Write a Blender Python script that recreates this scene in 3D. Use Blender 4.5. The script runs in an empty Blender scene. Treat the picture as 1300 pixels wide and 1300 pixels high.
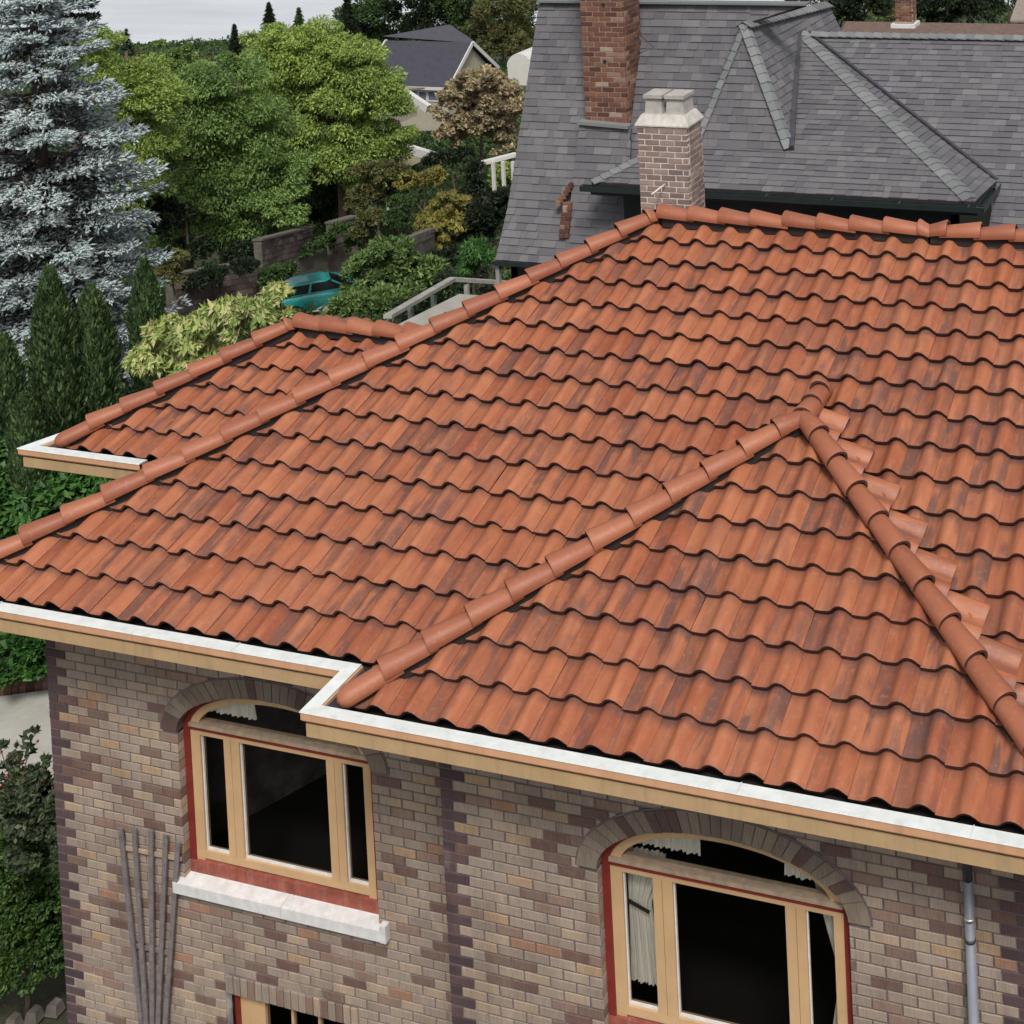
import bpy, bmesh, math, random
import numpy as np
from mathutils import Vector, Matrix, noise
random.seed(7); RNG = np.random.default_rng(11)
C = bpy.context.scene.collection
SC = bpy.context.scene

# ------------------------------------------------------------------ camera, light, exposure
FPX = 1839.06; PPX = 1029.39; PPY = -246.12            # lens of the photograph, in pixels of a 1300 px frame
CAM = np.array([6.5802, -9.5658, 6.9032])
def _rot(a):
    th = np.linalg.norm(a); k = a/th
    K = np.array([[0,-k[2],k[1]],[k[2],0,-k[0]],[-k[1],k[0],0]])
    return np.eye(3)+math.sin(th)*K+(1-math.cos(th))*K@K
CAM_R = _rot(np.array([1.593556, 0.213130, -0.271325]))
cd = bpy.data.cameras.new('camera'); cam = bpy.data.objects.new('camera', cd); C.objects.link(cam)
cd.sensor_width = 36; cd.sensor_fit = 'HORIZONTAL'; cd.lens = FPX/1300*36
cd.shift_x = (650-PPX)/1300; cd.shift_y = (PPY-650)/1300
cd.clip_start = .1; cd.clip_end = 6000
Rc = CAM_R.copy(); Rc[1] *= -1; Rc[2] *= -1
m = Matrix(Rc.T.tolist()).to_4x4(); m.translation = Vector(CAM.tolist()); cam.matrix_world = m
SC.camera = cam

SUN_EL = math.radians(52); SUN_AZ = math.radians(150)   # azimuth clockwise from +Y
W = bpy.data.worlds.new('World'); SC.world = W; W.use_nodes = True
nt = W.node_tree; bgn = nt.nodes['Background']
sky = nt.nodes.new('ShaderNodeTexSky'); sky.sky_type = 'NISHITA'; sky.sun_disc = False
sky.sun_elevation = SUN_EL; sky.sun_rotation = SUN_AZ; sky.air_density = 1.0; sky.dust_density = 3.0
hs = nt.nodes.new('ShaderNodeHueSaturation'); hs.inputs['Saturation'].default_value = .22
nt.links.new(sky.outputs[0], hs.inputs['Color']); nt.links.new(hs.outputs[0], bgn.inputs[0]); bgn.inputs[1].default_value = .115
sd = bpy.data.lights.new('sun', 'SUN'); sd.energy = 2.4; sd.angle = math.radians(14); sd.color = (1, .955, .9)
sun = bpy.data.objects.new('sun', sd); C.objects.link(sun)
sv = Vector((math.sin(SUN_AZ)*math.cos(SUN_EL), math.cos(SUN_AZ)*math.cos(SUN_EL), math.sin(SUN_EL)))
sun.rotation_euler = sv.to_track_quat('Z', 'Y').to_euler()
SC.view_settings.view_transform = 'Standard'; SC.view_settings.look = 'None'
SC.view_settings.gamma = 1; SC.view_settings.use_curve_mapping = False; SC.view_settings.exposure = 0.15

def ray(x, y): return CAM_R.T @ np.array([(x-PPX)/FPX, (y-PPY)/FPX, 1.])
def at(x, y, D): return CAM + ray(x, y)*D                 # a point at depth D metres
def aty(x, y, Y): v = ray(x, y); return CAM + v*((Y-CAM[1])/v[1])
def atz(x, y, Z): v = ray(x, y); return CAM + v*((Z-CAM[2])/v[2])
def atplane(x, y, o, n): v = ray(x, y); return CAM + v*(((np.array(o)-CAM)@n)/(v@n))

# ------------------------------------------------------------------ materials
def newmat(name):
    mt = bpy.data.materials.new(name); mt.use_nodes = True
    return mt, mt.node_tree, mt.node_tree.nodes['Principled BSDF']
def rnd(nt_):                                             # one random number per piece, joined or single
    oi = nt_.nodes.new('ShaderNodeObjectInfo'); ge = nt_.nodes.new('ShaderNodeNewGeometry')
    ad = nt_.nodes.new('ShaderNodeMath'); ad.operation = 'ADD'
    fr = nt_.nodes.new('ShaderNodeMath'); fr.operation = 'FRACT'
    nt_.links.new(oi.outputs['Random'], ad.inputs[0]); nt_.links.new(ge.outputs['Random Per Island'], ad.inputs[1])
    nt_.links.new(ad.outputs[0], fr.inputs[0]); return fr.outputs[0]
def ramp(nt_, src, stops, mode='LINEAR'):
    r = nt_.nodes.new('ShaderNodeValToRGB'); r.color_ramp.interpolation = mode
    e = r.color_ramp.elements
    while len(e) > 1: e.remove(e[-1])
    e[0].position = stops[0][0]; e[0].color = (*stops[0][1], 1)
    for p_, c_ in stops[1:]:
        k = e.new(p_); k.color = (*c_, 1)
    nt_.links.new(src, r.inputs[0]); return r.outputs[0]
def math_(nt_, op, a, b=None, clamp=False):
    n = nt_.nodes.new('ShaderNodeMath'); n.operation = op; n.use_clamp = clamp
    for i, v in enumerate((a, b)):
        if v is None: continue
        if isinstance(v, (int, float)): n.inputs[i].default_value = v
        else: nt_.links.new(v, n.inputs[i])
    return n.outputs[0]
def mixc(nt_, f, a, b, mode='MIX'):
    n = nt_.nodes.new('ShaderNodeMix'); n.data_type = 'RGBA'; n.blend_type = mode
    for i, v in ((0, f), (6, a), (7, b)):
        if isinstance(v, (int, float)): n.inputs[i].default_value = v
        elif isinstance(v, tuple): n.inputs[i].default_value = (*v, 1)
        else: nt_.links.new(v, n.inputs[i])
    return n.outputs[2]
def noise_(nt_, scale, detail=4, rough=.55, coord=None, w=None, dims='3D', dist=0):
    n = nt_.nodes.new('ShaderNodeTexNoise'); n.noise_dimensions = dims
    n.inputs['Scale'].default_value = scale; n.inputs['Detail'].default_value = detail
    n.inputs['Roughness'].default_value = rough; n.inputs['Distortion'].default_value = dist
    if coord is None:
        g = nt_.nodes.new('ShaderNodeNewGeometry'); coord = g.outputs['Position']
    nt_.links.new(coord, n.inputs['Vector'])
    if w is not None: nt_.links.new(w, n.inputs['W'])
    return n.outputs['Fac']
def scaled(nt_, coord, s):
    mp = nt_.nodes.new('ShaderNodeMapping'); mp.inputs['Scale'].default_value = s
    nt_.links.new(coord, mp.inputs['Vector']); return mp.outputs[0]
def bump(nt_, bs, h, strength=.3, dist=.01):
    b = nt_.nodes.new('ShaderNodeBump'); b.inputs['Strength'].default_value = strength; b.inputs['Distance'].default_value = dist
    nt_.links.new(h, b.inputs['Height']); nt_.links.new(b.outputs[0], bs.inputs['Normal'])
def streaks(mt, k=.25, col=(.30, .28, .25)):               # rain streaks and grime down a painted face
    n = mt.node_tree; b = n.nodes['Principled BSDF']; c = b.inputs['Base Color'].links[0].from_socket
    g = n.nodes.new('ShaderNodeNewGeometry').outputs['Position']
    f = ramp(n, noise_(n, 1, 6, .75, scaled(n, g, (9, 9, 1.1))), [(.50, (0, 0, 0)), (.72, (k, k, k))]); n.links.new(mixc(n, f, c, col), b.inputs['Base Color'])
def plain(name, col, rough=.6, var=.25, scale=6, bmp=.0, metal=0, spec=.5, bscale=60):
    mt, n, bs = newmat(name)
    f = noise_(n, scale, 6, .65)
    lo = tuple(c*(1-var) for c in col); hi = tuple(min(1, c*(1+var)) for c in col)
    n.links.new(ramp(n, f, [(.3, lo), (.7, hi)]), bs.inputs['Base Color'])
    bs.inputs['Roughness'].default_value = rough; bs.inputs['Metallic'].default_value = metal
    bs.inputs['Specular IOR Level'].default_value = spec
    if bmp: bump(n, bs, noise_(n, bscale, 4), bmp, .006)
    return mt

def tile_mat(name, cap=False):
    mt, n, bs = newmat(name); r = rnd(n)
    r2 = math_(n, 'FRACT', math_(n, 'MULTIPLY', r, 17.31)); r3 = math_(n, 'FRACT', math_(n, 'MULTIPLY', r, 53.7))
    base = ramp(n, r, [(0, (.31, .092, .040)), (.25, (.36, .118, .052)), (.55, (.41, .145, .066)), (.85, (.45, .172, .083)), (1, (.35, .115, .055))])
    if cap: base = ramp(n, r, [(0, (.24, .080, .043)), (.5, (.30, .105, .056)), (1, (.35, .13, .07))])
    uv = n.nodes.new('ShaderNodeTexCoord').outputs['UV']
    w = math_(n, 'MULTIPLY', r, 91.0)
    big = noise_(n, 1.0, 3, .5, scaled(n, uv, (3.2, .75, 1)), w, '4D')
    fine = noise_(n, 1.0, 5, .65, scaled(n, uv, (14, 1.6, 1)), w, '4D')
    streak = math_(n, 'ADD', math_(n, 'MULTIPLY', big, .7), math_(n, 'MULTIPLY', fine, .3))
    thr = math_(n, 'MULTIPLY', r2, -.13 if not cap else -.04)
    s = math_(n, 'MULTIPLY', math_(n, 'SUBTRACT', streak, math_(n, 'ADD', .56 if not cap else .62, thr)), 7, True)
    if not cap:                                              # sooty streaks favour the pans; shade of pans and laps is painted in
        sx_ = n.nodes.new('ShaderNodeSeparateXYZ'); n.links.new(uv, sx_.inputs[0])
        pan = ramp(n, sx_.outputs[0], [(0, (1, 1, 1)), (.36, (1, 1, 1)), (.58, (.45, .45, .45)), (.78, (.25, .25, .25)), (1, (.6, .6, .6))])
        lap_shade = ramp(n, sx_.outputs[1], [(0, (.25, .25, .25)), (.10, (0, 0, 0)), (.78, (0, 0, 0)), (.98, (.8, .8, .8))])
        base_d = math_(n, 'ADD', math_(n, 'MULTIPLY', pan, .26), lap_shade)
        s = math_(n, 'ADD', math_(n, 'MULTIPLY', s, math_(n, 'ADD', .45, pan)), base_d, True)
    s = math_(n, 'MULTIPLY', s, math_(n, 'ADD', .35, math_(n, 'MULTIPLY', r3, .6)), True)
    smoke_shade = mixc(n, fine, (.075, .034, .030), (.17, .09, .075))
    red = ramp(n, noise_(n, 1.0, 3, .5, scaled(n, uv, (5, .9, 1)), math_(n, 'ADD', w, 7.), '4D'), [(.38, (.23, .052, .024)), (.62, (.42, .15, .07))])
    c = mixc(n, .38 if not cap else .15, base, red)
    c = mixc(n, s, c, smoke_shade)
    c = mixc(n, ramp(n, noise_(n, 26, 5, .7), [(.55, (0, 0, 0)), (.75, (.35, .35, .35))]), c, (.5, .27, .19))
    n.links.new(c, bs.inputs['Base Color'])
    bs.inputs['Roughness'].default_value = .52; bs.inputs['Specular IOR Level'].default_value = .4
    bump(n, bs, noise_(n, 90, 4), .25, .004)
    return mt
M_EDGE = plain('stained and shaded tile edge', (.055, .022, .017), .9, .35, 30)  # edge staining, with the shadow line under the noses painted into the colour
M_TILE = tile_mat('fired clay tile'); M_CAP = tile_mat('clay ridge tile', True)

def brick_mat(name, stops, rgh=.85):
    mt, n, bs = newmat(name); r = rnd(n)
    c = ramp(n, r, stops, 'CONSTANT')
    uv = n.nodes.new('ShaderNodeNewGeometry').outputs['Position']
    wires = noise_(n, 1, 4, .7, scaled(n, uv, (120, 120, 9)))
    c = mixc(n, .8, c, ramp(n, wires, [(.3, (.68, .68, .70)), (.7, (1.22, 1.2, 1.15))]), 'MULTIPLY')
    c = mixc(n, .55, c, ramp(n, noise_(n, 1.1, 5), [(.35, (.78, .78, .8)), (.65, (1.12, 1.1, 1.06))]), 'MULTIPLY')
    c = mixc(n, .6, c, ramp(n, noise_(n, 1, 5, .7, scaled(n, uv, (2.6, 2.6, .5))), [(.36, (.70, .68, .68)), (.58, (1.08, 1.07, 1.05))]), 'MULTIPLY')
    c = mixc(n, ramp(n, noise_(n, 3.1, 6, .75), [(.60, (0, 0, 0)), (.78, (.35, .35, .35))]), c, (.36, .32, .27))
    n.links.new(c, bs.inputs['Base Color']); bs.inputs['Roughness'].default_value = rgh
    bs.inputs['Specular IOR Level'].default_value = .25
    bump(n, bs, math_(n, 'ADD', wires, noise_(n, 60, 4)), .35, .004)
    return mt
M_BRICK = brick_mat('tan wire cut brick', [(0, (.36, .29, .23)), (.16, (.31, .25, .205)), (.32, (.40, .31, .23)), (.44, (.35, .285, .24)), (.55, (.20, .138, .112)),
    (.62, (.35, .28, .23)), (.73, (.17, .105, .088)), (.79, (.27, .187, .15)), (.86, (.30, .242, .20)), (.94, (.39, .275, .18)), (.98, (.34, .20, .135))])
M_QUOIN = brick_mat('dark purple brick', [(0, (.105, .072, .075)), (.4, (.082, .055, .06)), (.7, (.125, .08, .08))])
M_ARCH = brick_mat('grey arch brick', [(0, (.22, .18, .145)), (.35, (.26, .21, .165)), (.6, (.13, .085, .075)), (.75, (.24, .19, .16)), (.9, (.19, .15, .125))])
M_REDBRICK = brick_mat('old red brick', [(0, (.15, .07, .052)), (.25, (.19, .09, .065)), (.45, (.10, .05, .042)), (.62, (.22, .115, .08)), (.80, (.15, .075, .058)), (.88, (.27, .18, .14)), (.97, (.36, .28, .23))])
M_CHIMBRICK = brick_mat('weathered mauve brick', [(0, (.26, .195, .175)), (.35, (.31, .24, .215)), (.65, (.21, .155, .14)), (.85, (.35, .26, .225))])
M_MORTAR = plain('grey purple mortar', (.125, .10, .105), .95, .35, 5, .5)
_n = M_MORTAR.node_tree; _b = _n.nodes['Principled BSDF']; _c = _b.inputs['Base Color'].links[0].from_socket     # limey patches, mostly low on the wall
_z = _n.nodes.new('ShaderNodeSeparateXYZ'); _n.links.new(_n.nodes.new('ShaderNodeNewGeometry').outputs['Position'], _z.inputs[0])
_h = math_(_n, 'MULTIPLY', math_(_n, 'ADD', math_(_n, 'MULTIPLY', _z.outputs[2], -1), -2.3), .5, True)
_f = math_(_n, 'MULTIPLY', ramp(_n, noise_(_n, 1.6, 6, .7), [(.44, (.08, .08, .08)), (.6, (1, 1, 1))]), math_(_n, 'ADD', _h, .10), True)
_n.links.new(mixc(_n, _f, _c, (.46, .42, .39)), _b.inputs['Base Color'])
M_MORTARL = plain('pale mortar', (.62, .57, .52), .95, .3, 9, .5)
M_MORTARR = plain('sandy mortar', (.34, .26, .2), .95, .3, 9, .5)
M_WHITE = plain('white painted metal', (.70, .73, .71), .42, .09, 7, .05)
M_PAINT = plain('tan gutter paint', (.60, .335, .19), .5, .1, 5, .08)
M_TAN = plain('tan trim paint', (.46, .31, .165), .6, .1, 4, .1)
M_FRAME = plain('tan window paint', (.56, .36, .19), .5, .08, 4, .08)
M_SASH = plain('weathered grey tan wood', (.38, .285, .20), .8, .25, 14, .3)
M_RED = plain('oxide red paint', (.19, .022, .016), .5, .18, 8, .08)
M_REDSILL = plain('faded red sill paint', (.25, .062, .04), .7, .35, 9, .2)
M_STONE = plain('white painted stone', (.66, .65, .64), .75, .14, 10, .3)
for _m, _k, _cc in ((M_WHITE, .45, (.42, .45, .40)), (M_TAN, .5, (.26, .19, .12)), (M_PAINT, .4, (.34, .20, .13)), (M_FRAME, .3, (.36, .26, .16)), (M_STONE, .35, (.33, .32, .31)), (M_REDSILL, .6, (.40, .20, .16))): streaks(_m, _k, _cc)
M_DARK = plain('dark felt', (.018, .014, .013), .9, .3, 12, .3)
M_LEAD = plain('dark metal', (.05, .05, .06), .5, .3, 9)
M_WOOD = plain('grey weathered wood', (.17, .145, .145), .85, .3, 18, .4)
M_RAIL = plain('grey rail wood', (.30, .30, .27), .85, .25, 6, .3)
M_PIPE = plain('blue grey pipe', (.20, .21, .25), .45, .15, 7)
M_BLACKGREEN = plain('dark green gutter paint', (.018, .026, .026), .35, .2, 7)
M_STEEL = plain('bright clamp', (.8, .8, .8), .25, .05, 7, metal=.9)
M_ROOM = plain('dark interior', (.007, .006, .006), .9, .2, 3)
M_CURTAIN = plain('cream curtain', (.72, .69, .61), .9, .08, 5)
M_BARK = plain('bark', (.09, .065, .05), .95, .4, 14, .6)
M_CONC = plain('pale concrete', (.36, .35, .31), .9, .16, 2.2, .3)
M_CROWN = plain('pale mortar crown', (.50, .47, .43), .9, .22, 9, .5)
M_PANEL = plain('chimney pot', (.38, .36, .335), .8, .22, 9, .3)
M_CLAYCURB = plain('brick edging', (.22, .115, .09), .9, .3, 14, .4)
def glass_mat(name, tint=(.01, .012, .012)):
    mt = bpy.data.materials.new(name); mt.use_nodes = True; n = mt.node_tree; n.nodes.clear()
    o = n.nodes.new('ShaderNodeOutputMaterial'); t = n.nodes.new('ShaderNodeBsdfTransparent'); g = n.nodes.new('ShaderNodeBsdfGlossy')
    g.inputs['Roughness'].default_value = .03; g.inputs['Color'].default_value = (.6, .62, .6, 1)
    t.inputs['Color'].default_value = (.86, .86, .84, 1)
    f = n.nodes.new('ShaderNodeFresnel'); f.inputs[0].default_value = 1.18
    mx = n.nodes.new('ShaderNodeMixShader'); n.links.new(f.outputs[0], mx.inputs[0]); n.links.new(t.outputs[0], mx.inputs[1]); n.links.new(g.outputs[0], mx.inputs[2])
    n.links.new(mx.outputs[0], o.inputs[0]); return mt
M_GLASS = glass_mat('window glass')
def shingle_mat(name, stops):
    mt, n, bs = newmat(name); r = rnd(n)
    c = ramp(n, r, stops, 'CONSTANT')
    c = mixc(n, .7, c, ramp(n, noise_(n, 160, 3, .8), [(.3, (.6, .6, .62)), (.7, (1.35, 1.34, 1.3))]), 'MULTIPLY')
    c = mixc(n, .5, c, ramp(n, noise_(n, .9, 4), [(.35, (.8, .8, .82)), (.65, (1.15, 1.14, 1.1))]), 'MULTIPLY')
    n.links.new(c, bs.inputs['Base Color']); bs.inputs['Roughness'].default_value = .8; bs.inputs['Specular IOR Level'].default_value = .3
    bump(n, bs, noise_(n, 200, 3), .4, .004); return mt
M_SHING = shingle_mat('grey asphalt shingle', [(0, (.118, .115, .127)), (.2, (.132, .129, .14)), (.4, (.106, .103, .114)), (.55, (.142, .14, .149)), (.75, (.122, .118, .129)), (.94, (.158, .156, .162))])
M_SHCAP = shingle_mat('grey hip shingle', [(0, (.17, .18, .185)), (.5, (.2, .208, .21)), (.8, (.15, .158, .165))])
M_FARROOF = plain('blue black far roof', (.042, .042, .058), .75, .2, 3, .3)
M_BROWNROOF = plain('brown far roof', (.13, .085, .07), .85, .25, 8, .3)
M_GREIGE = plain('greige far roof', (.24, .20, .17), .85, .15, 4)
M_CREAM = plain('cream wall', (.38, .345, .27), .85, .1, 3)
M_TRIM = plain('white trim', (.58, .57, .54), .6, .06, 4)

def leaf_mat(name, stops, trans=.28, vs=.5, patch=.7):
    mt = bpy.data.materials.new(name); mt.use_nodes = True; n = mt.node_tree; n.nodes.clear()
    o = n.nodes.new('ShaderNodeOutputMaterial')
    ge = n.nodes.new('ShaderNodeNewGeometry')
    c = ramp(n, ge.outputs['Random Per Island'], stops)
    c = mixc(n, patch, c, ramp(n, noise_(n, vs, 3, .6), [(.35, (.66, .70, .66)), (.65, (1.3, 1.24, 1.1))]), 'MULTIPLY')
    d = n.nodes.new('ShaderNodeBsdfPrincipled'); n.links.new(c, d.inputs['Base Color']); d.inputs['Roughness'].default_value = .55; d.inputs['Specular IOR Level'].default_value = .3
    t = n.nodes.new('ShaderNodeBsdfTranslucent'); n.links.new(c, t.inputs['Color'])
    mx = n.nodes.new('ShaderNodeMixShader'); mx.inputs[0].default_value = trans
    n.links.new(d.outputs[0], mx.inputs[1]); n.links.new(t.outputs[0], mx.inputs[2]); n.links.new(mx.outputs[0], o.inputs[0]); return mt
L = dict(
    spruce=leaf_mat('blue spruce needles', [(0, (.27, .34, .355)), (.5, (.40, .48, .50)), (.85, (.52, .61, .63)), (1, (.33, .32, .30))], .05, .5, .4),
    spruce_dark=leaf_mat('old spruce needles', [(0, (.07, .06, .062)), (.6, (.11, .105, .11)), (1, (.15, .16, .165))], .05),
    green=leaf_mat('mid green leaves', [(0, (.095, .165, .045)), (.5, (.15, .25, .07)), (1, (.25, .37, .11))]),
    light=leaf_mat('light green leaves', [(0, (.16, .25, .055)), (.5, (.25, .36, .085)), (1, (.38, .48, .14))]),
    deep=leaf_mat('deep green leaves', [(0, (.026, .052, .018)), (.6, (.052, .10, .032)), (1, (.095, .16, .05))]),
    olive=leaf_mat('olive leaves', [(0, (.075, .085, .03)), (.5, (.115, .12, .045)), (1, (.17, .17, .07))]),
    black=leaf_mat('blackish green needles', [(0, (.010, .018, .010)), (.7, (.02, .034, .016)), (1, (.04, .06, .025))]),
    tan=leaf_mat('tan seed heads and leaves', [(0, (.22, .18, .11)), (.5, (.36, .29, .18)), (.9, (.48, .40, .26)), (1, (.22, .23, .10))], .2, .8, .4),
    maple=leaf_mat('yellow green maple leaves', [(0, (.12, .13, .03)), (.5, (.21, .20, .05)), (1, (.30, .24, .07))], .25, 1.4),
    cypress=leaf_mat('cypress sprays', [(0, (.04, .078, .036)), (.55, (.08, .145, .058)), (1, (.16, .23, .09))], .1, 2.2),
    dogwood=leaf_mat('variegated leaves', [(0, (.12, .20, .05)), (.4, (.27, .36, .10)), (.7, (.46, .48, .20)), (1, (.55, .52, .28))], .25, 1.5),
    laurel=leaf_mat('glossy laurel leaves', [(0, (.022, .07, .015)), (.6, (.045, .13, .028)), (1, (.10, .21, .05))], .15, 1.2),
    rhodo=leaf_mat('rhododendron leaves', [(0, (.045, .085, .025)), (.5, (.10, .17, .05)), (1, (.20, .28, .09))], .15, 1.2),
    rose=leaf_mat('dull rose leaves', [(0, (.035, .055, .03)), (.6, (.06, .085, .045)), (1, (.12, .14, .08))], .15, 2.),
    box=leaf_mat('boxwood leaves', [(0, (.022, .05, .014)), (.6, (.048, .10, .022)), (1, (.09, .155, .036))], .15, 1.6))
M_HIPS = plain('red rose hips', (.45, .06, .03), .4, .2, 9); M_PEACH = plain('peach petals', (.75, .38, .22), .7, .2, 20)
M_YEL = plain('yellow flowers', (.65, .48, .08), .7, .2, 20)

# ------------------------------------------------------------------ object helpers
def empty(name, loc, label, cat, group=None):
    o = bpy.data.objects.new(name, None); C.objects.link(o); o.location = Vector([float(v) for v in loc]); o.empty_display_size = .3
    o['label'] = label; o['category'] = cat
    if group: o['group'] = group
    return o
def link(o, parent):
    C.objects.link(o)
    if parent is not None:
        o.parent = parent
        if parent.type == 'EMPTY': o.matrix_parent_inverse = Matrix.Translation(-parent.location)
    return o
def tag(o, label=None, cat=None, group=None, kind=None):
    for k, v in (('label', label), ('category', cat), ('group', group), ('kind', kind)):
        if v: o[k] = v
    return o
class MB:
    def __init__(s): s.v = []; s.f = []; s.uv = None; s.sm = []
    def poly(s, pts, smooth=False):
        b = len(s.v); s.v += [tuple(map(float, p)) for p in pts]; s.f.append(tuple(range(b, b+len(pts)))); s.sm.append(smooth)
    def box(s, a, b):
        x0, y0, z0 = a; x1, y1, z1 = b; s.hexa([(x0,y0,z0),(x1,y0,z0),(x1,y1,z0),(x0,y1,z0),(x0,y0,z1),(x1,y0,z1),(x1,y1,z1),(x0,y1,z1)])
    def hexa(s, p):
        b = len(s.v); s.v += [tuple(map(float, q)) for q in p]
        for f in ((3,2,1,0),(4,5,6,7),(0,1,5,4),(1,2,6,5),(2,3,7,6),(3,0,4,7)): s.f.append(tuple(b+i for i in f)); s.sm.append(False)
    def bar(s, p0, p1, w, h, up=(0,0,1)):
        p0 = np.array(p0, float); p1 = np.array(p1, float); d = p1-p0; d /= np.linalg.norm(d)
        u = np.cross(d, up); u /= np.linalg.norm(u); n = np.cross(u, d)
        q = []
        for p in (p0, p1):
            q.append([p-u*w/2-n*h/2, p+u*w/2-n*h/2, p+u*w/2+n*h/2, p-u*w/2+n*h/2])
        s.hexa(q[0]+q[1])
    def tube(s, pts, rad, n=10, cap=True):
        pts = [np.array(p, float) for p in pts]; rad = rad if hasattr(rad, '__len__') else [rad]*len(pts)
        rings = []
        ref = np.array([.13, .97, .2])
        for i, p in enumerate(pts):
            d = pts[min(i+1, len(pts)-1)]-pts[max(i-1, 0)]; d /= np.linalg.norm(d)
            u = np.cross(d, ref)
            if np.linalg.norm(u) < .1: u = np.cross(d, (1, 0, 0))
            u /= np.linalg.norm(u); v = np.cross(d, u)
            b = len(s.v)
            for k in range(n):
                t = 2*math.pi*k/n; s.v.append(tuple(p+rad[i]*(math.cos(t)*u+math.sin(t)*v)))
            rings.append(b)
        for a, b in zip(rings, rings[1:]):
            for k in range(n): s.f.append((a+k, a+(k+1)%n, b+(k+1)%n, b+k)); s.sm.append(True)
        if cap:
            s.f.append(tuple(rings[0]+k for k in range(n))[::-1]); s.sm.append(False)
            s.f.append(tuple(rings[-1]+k for k in range(n))); s.sm.append(False)
    def mesh(s, name):
        me = bpy.data.meshes.new(name); me.from_pydata(s.v, [], s.f); me.polygons.foreach_set('use_smooth', s.sm)
        if s.uv is not None:
            ul = me.uv_layers.new(name='UVMap'); ul.data.foreach_set('uv', np.array(s.uv, np.float32)[[i for f in s.f for i in f]].ravel())
        me.update(); return me
    def build(s, name, mat, parent=None, kind=None, label=None):
        me = s.mesh(name); me.materials.append(mat); o = bpy.data.objects.new(name, me); link(o, parent); tag(o, label, None, None, kind); return o

# ------------------------------------------------------------------ ground and water
SD = np.array([CAM_R[2][0], CAM_R[2][1]]); SD /= np.linalg.norm(SD); SDR = np.array([SD[1], -SD[0]])
_TZ = [(-200, -5.2), (21, -5.2), (26, -5.7), (36, -8.3), (45, -10.7), (53, -12.9), (60, -15.0), (70, -15.8), (80, -16.6), (110, -18.5), (160, -25), (250, -38), (340, -55), (372, -60.2), (520, -75), (6000, -90)]
def gz(x, y):
    d = (x-CAM[0])*SD[0]+(y-CAM[1])*SD[1]
    for (a, za), (b, zb) in zip(_TZ, _TZ[1:]):
        if d < b: z = za+(zb-za)*(d-a)/(b-a); break
    else: z = -90
    amp = min(1.2, max(0, (d-24)/60))
    return z+amp*(noise.noise(Vector((x*.06, y*.06, 0))))*1.2
def ground():
    ds = [-60, -20, 0, 10, 15, 18, 20, 22, 24, 26, 29, 32, 36, 40, 45, 50, 55, 60, 70, 80, 95, 110, 130, 160, 200, 250, 300, 340, 372, 420, 520, 900, 2000, 5000]
    ss = [-4000, -1500, -600, -300]+list(range(-200, 201, 8))+[300, 600, 1500, 4000]
    v = []; f = []
    for d in ds:
        for s_ in ss:
            p = CAM[:2]+SD*d+SDR*s_; v.append((p[0], p[1], gz(p[0], p[1])))
    n = len(ss)
    for i in range(len(ds)-1):
        for j in range(n-1): f.append((i*n+j, i*n+j+1, (i+1)*n+j+1, (i+1)*n+j))
    me = bpy.data.meshes.new('ground'); me.from_pydata(v, [], f); me.polygons.foreach_set('use_smooth', [True]*len(f))
    mt, n_, bs = newmat('soil and low growth')
    c = ramp(n_, noise_(n_, .5, 8, .7), [(.3, (.028, .035, .014)), (.5, (.045, .045, .022)), (.7, (.085, .07, .045))])
    c = mixc(n_, .6, c, ramp(n_, noise_(n_, 14, 6, .7), [(.35, (.6, .6, .6)), (.65, (1.4, 1.35, 1.3))]), 'MULTIPLY')
    n_.links.new(c, bs.inputs['Base Color']); bs.inputs['Roughness'].default_value = .95; bump(n_, bs, noise_(n_, 20, 8, .7), .8, .05)
    me.materials.append(mt); o = bpy.data.objects.new('ground', me); C.objects.link(o); tag(o, kind='structure')
    wm = bpy.data.meshes.new('water')
    P = [CAM[:2]+SD*d+SDR*s_ for d, s_ in ((330, -5000), (330, 5000), (5500, 5000), (5500, -5000))]
    wm.from_pydata([(p[0], p[1], -60) for p in P], [], [(0, 1, 2, 3)])
    mt, n_, bs = newmat('grey sea'); bs.inputs['Base Color'].default_value = (.36, .40, .44, 1); bs.inputs['Roughness'].default_value = .32
    g = n_.nodes.new('ShaderNodeNewGeometry').outputs['Position']
    n_.links.new(ramp(n_, noise_(n_, 1, 6, .6, scaled(n_, g, (.012, .05, .05))), [(.35, (.50, .53, .57)), (.65, (.62, .65, .69))]), bs.inputs['Base Color'])
    bump(n_, bs, noise_(n_, 1, 5, .6, scaled(n_, g, (.35, .6, .6))), .5, .6); wm.materials.append(mt)
    o = bpy.data.objects.new('water', wm); C.objects.link(o); tag(o, kind='structure')
ground()

# ------------------------------------------------------------------ the tiled brick house
PI = math.pi
PP = 0.395485; TP = math.tan(PP); CP = math.cos(PP); SP = math.sin(PP)
TW = .3; TE = .32901; NR = 16
BY = -.5059; BXL = -.316; BXR = 5.316; BAX = 2.5; BAY = 2.310      # bay roof: eave line, corners, apex
MXL = -4.82; RY = 4.86; RZ = RY*TP                                 # main roof: left corner, ridge
house = empty('brick_house', (0, 4.5, -5.2), 'brick house under terracotta S-tile hip roofs, filling the foreground', 'house')
roof_main = None
def deckpoly(mb, pts): mb.poly(pts)
OFF = -.143
def nz(p, d=OFF-.02): return p
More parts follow.
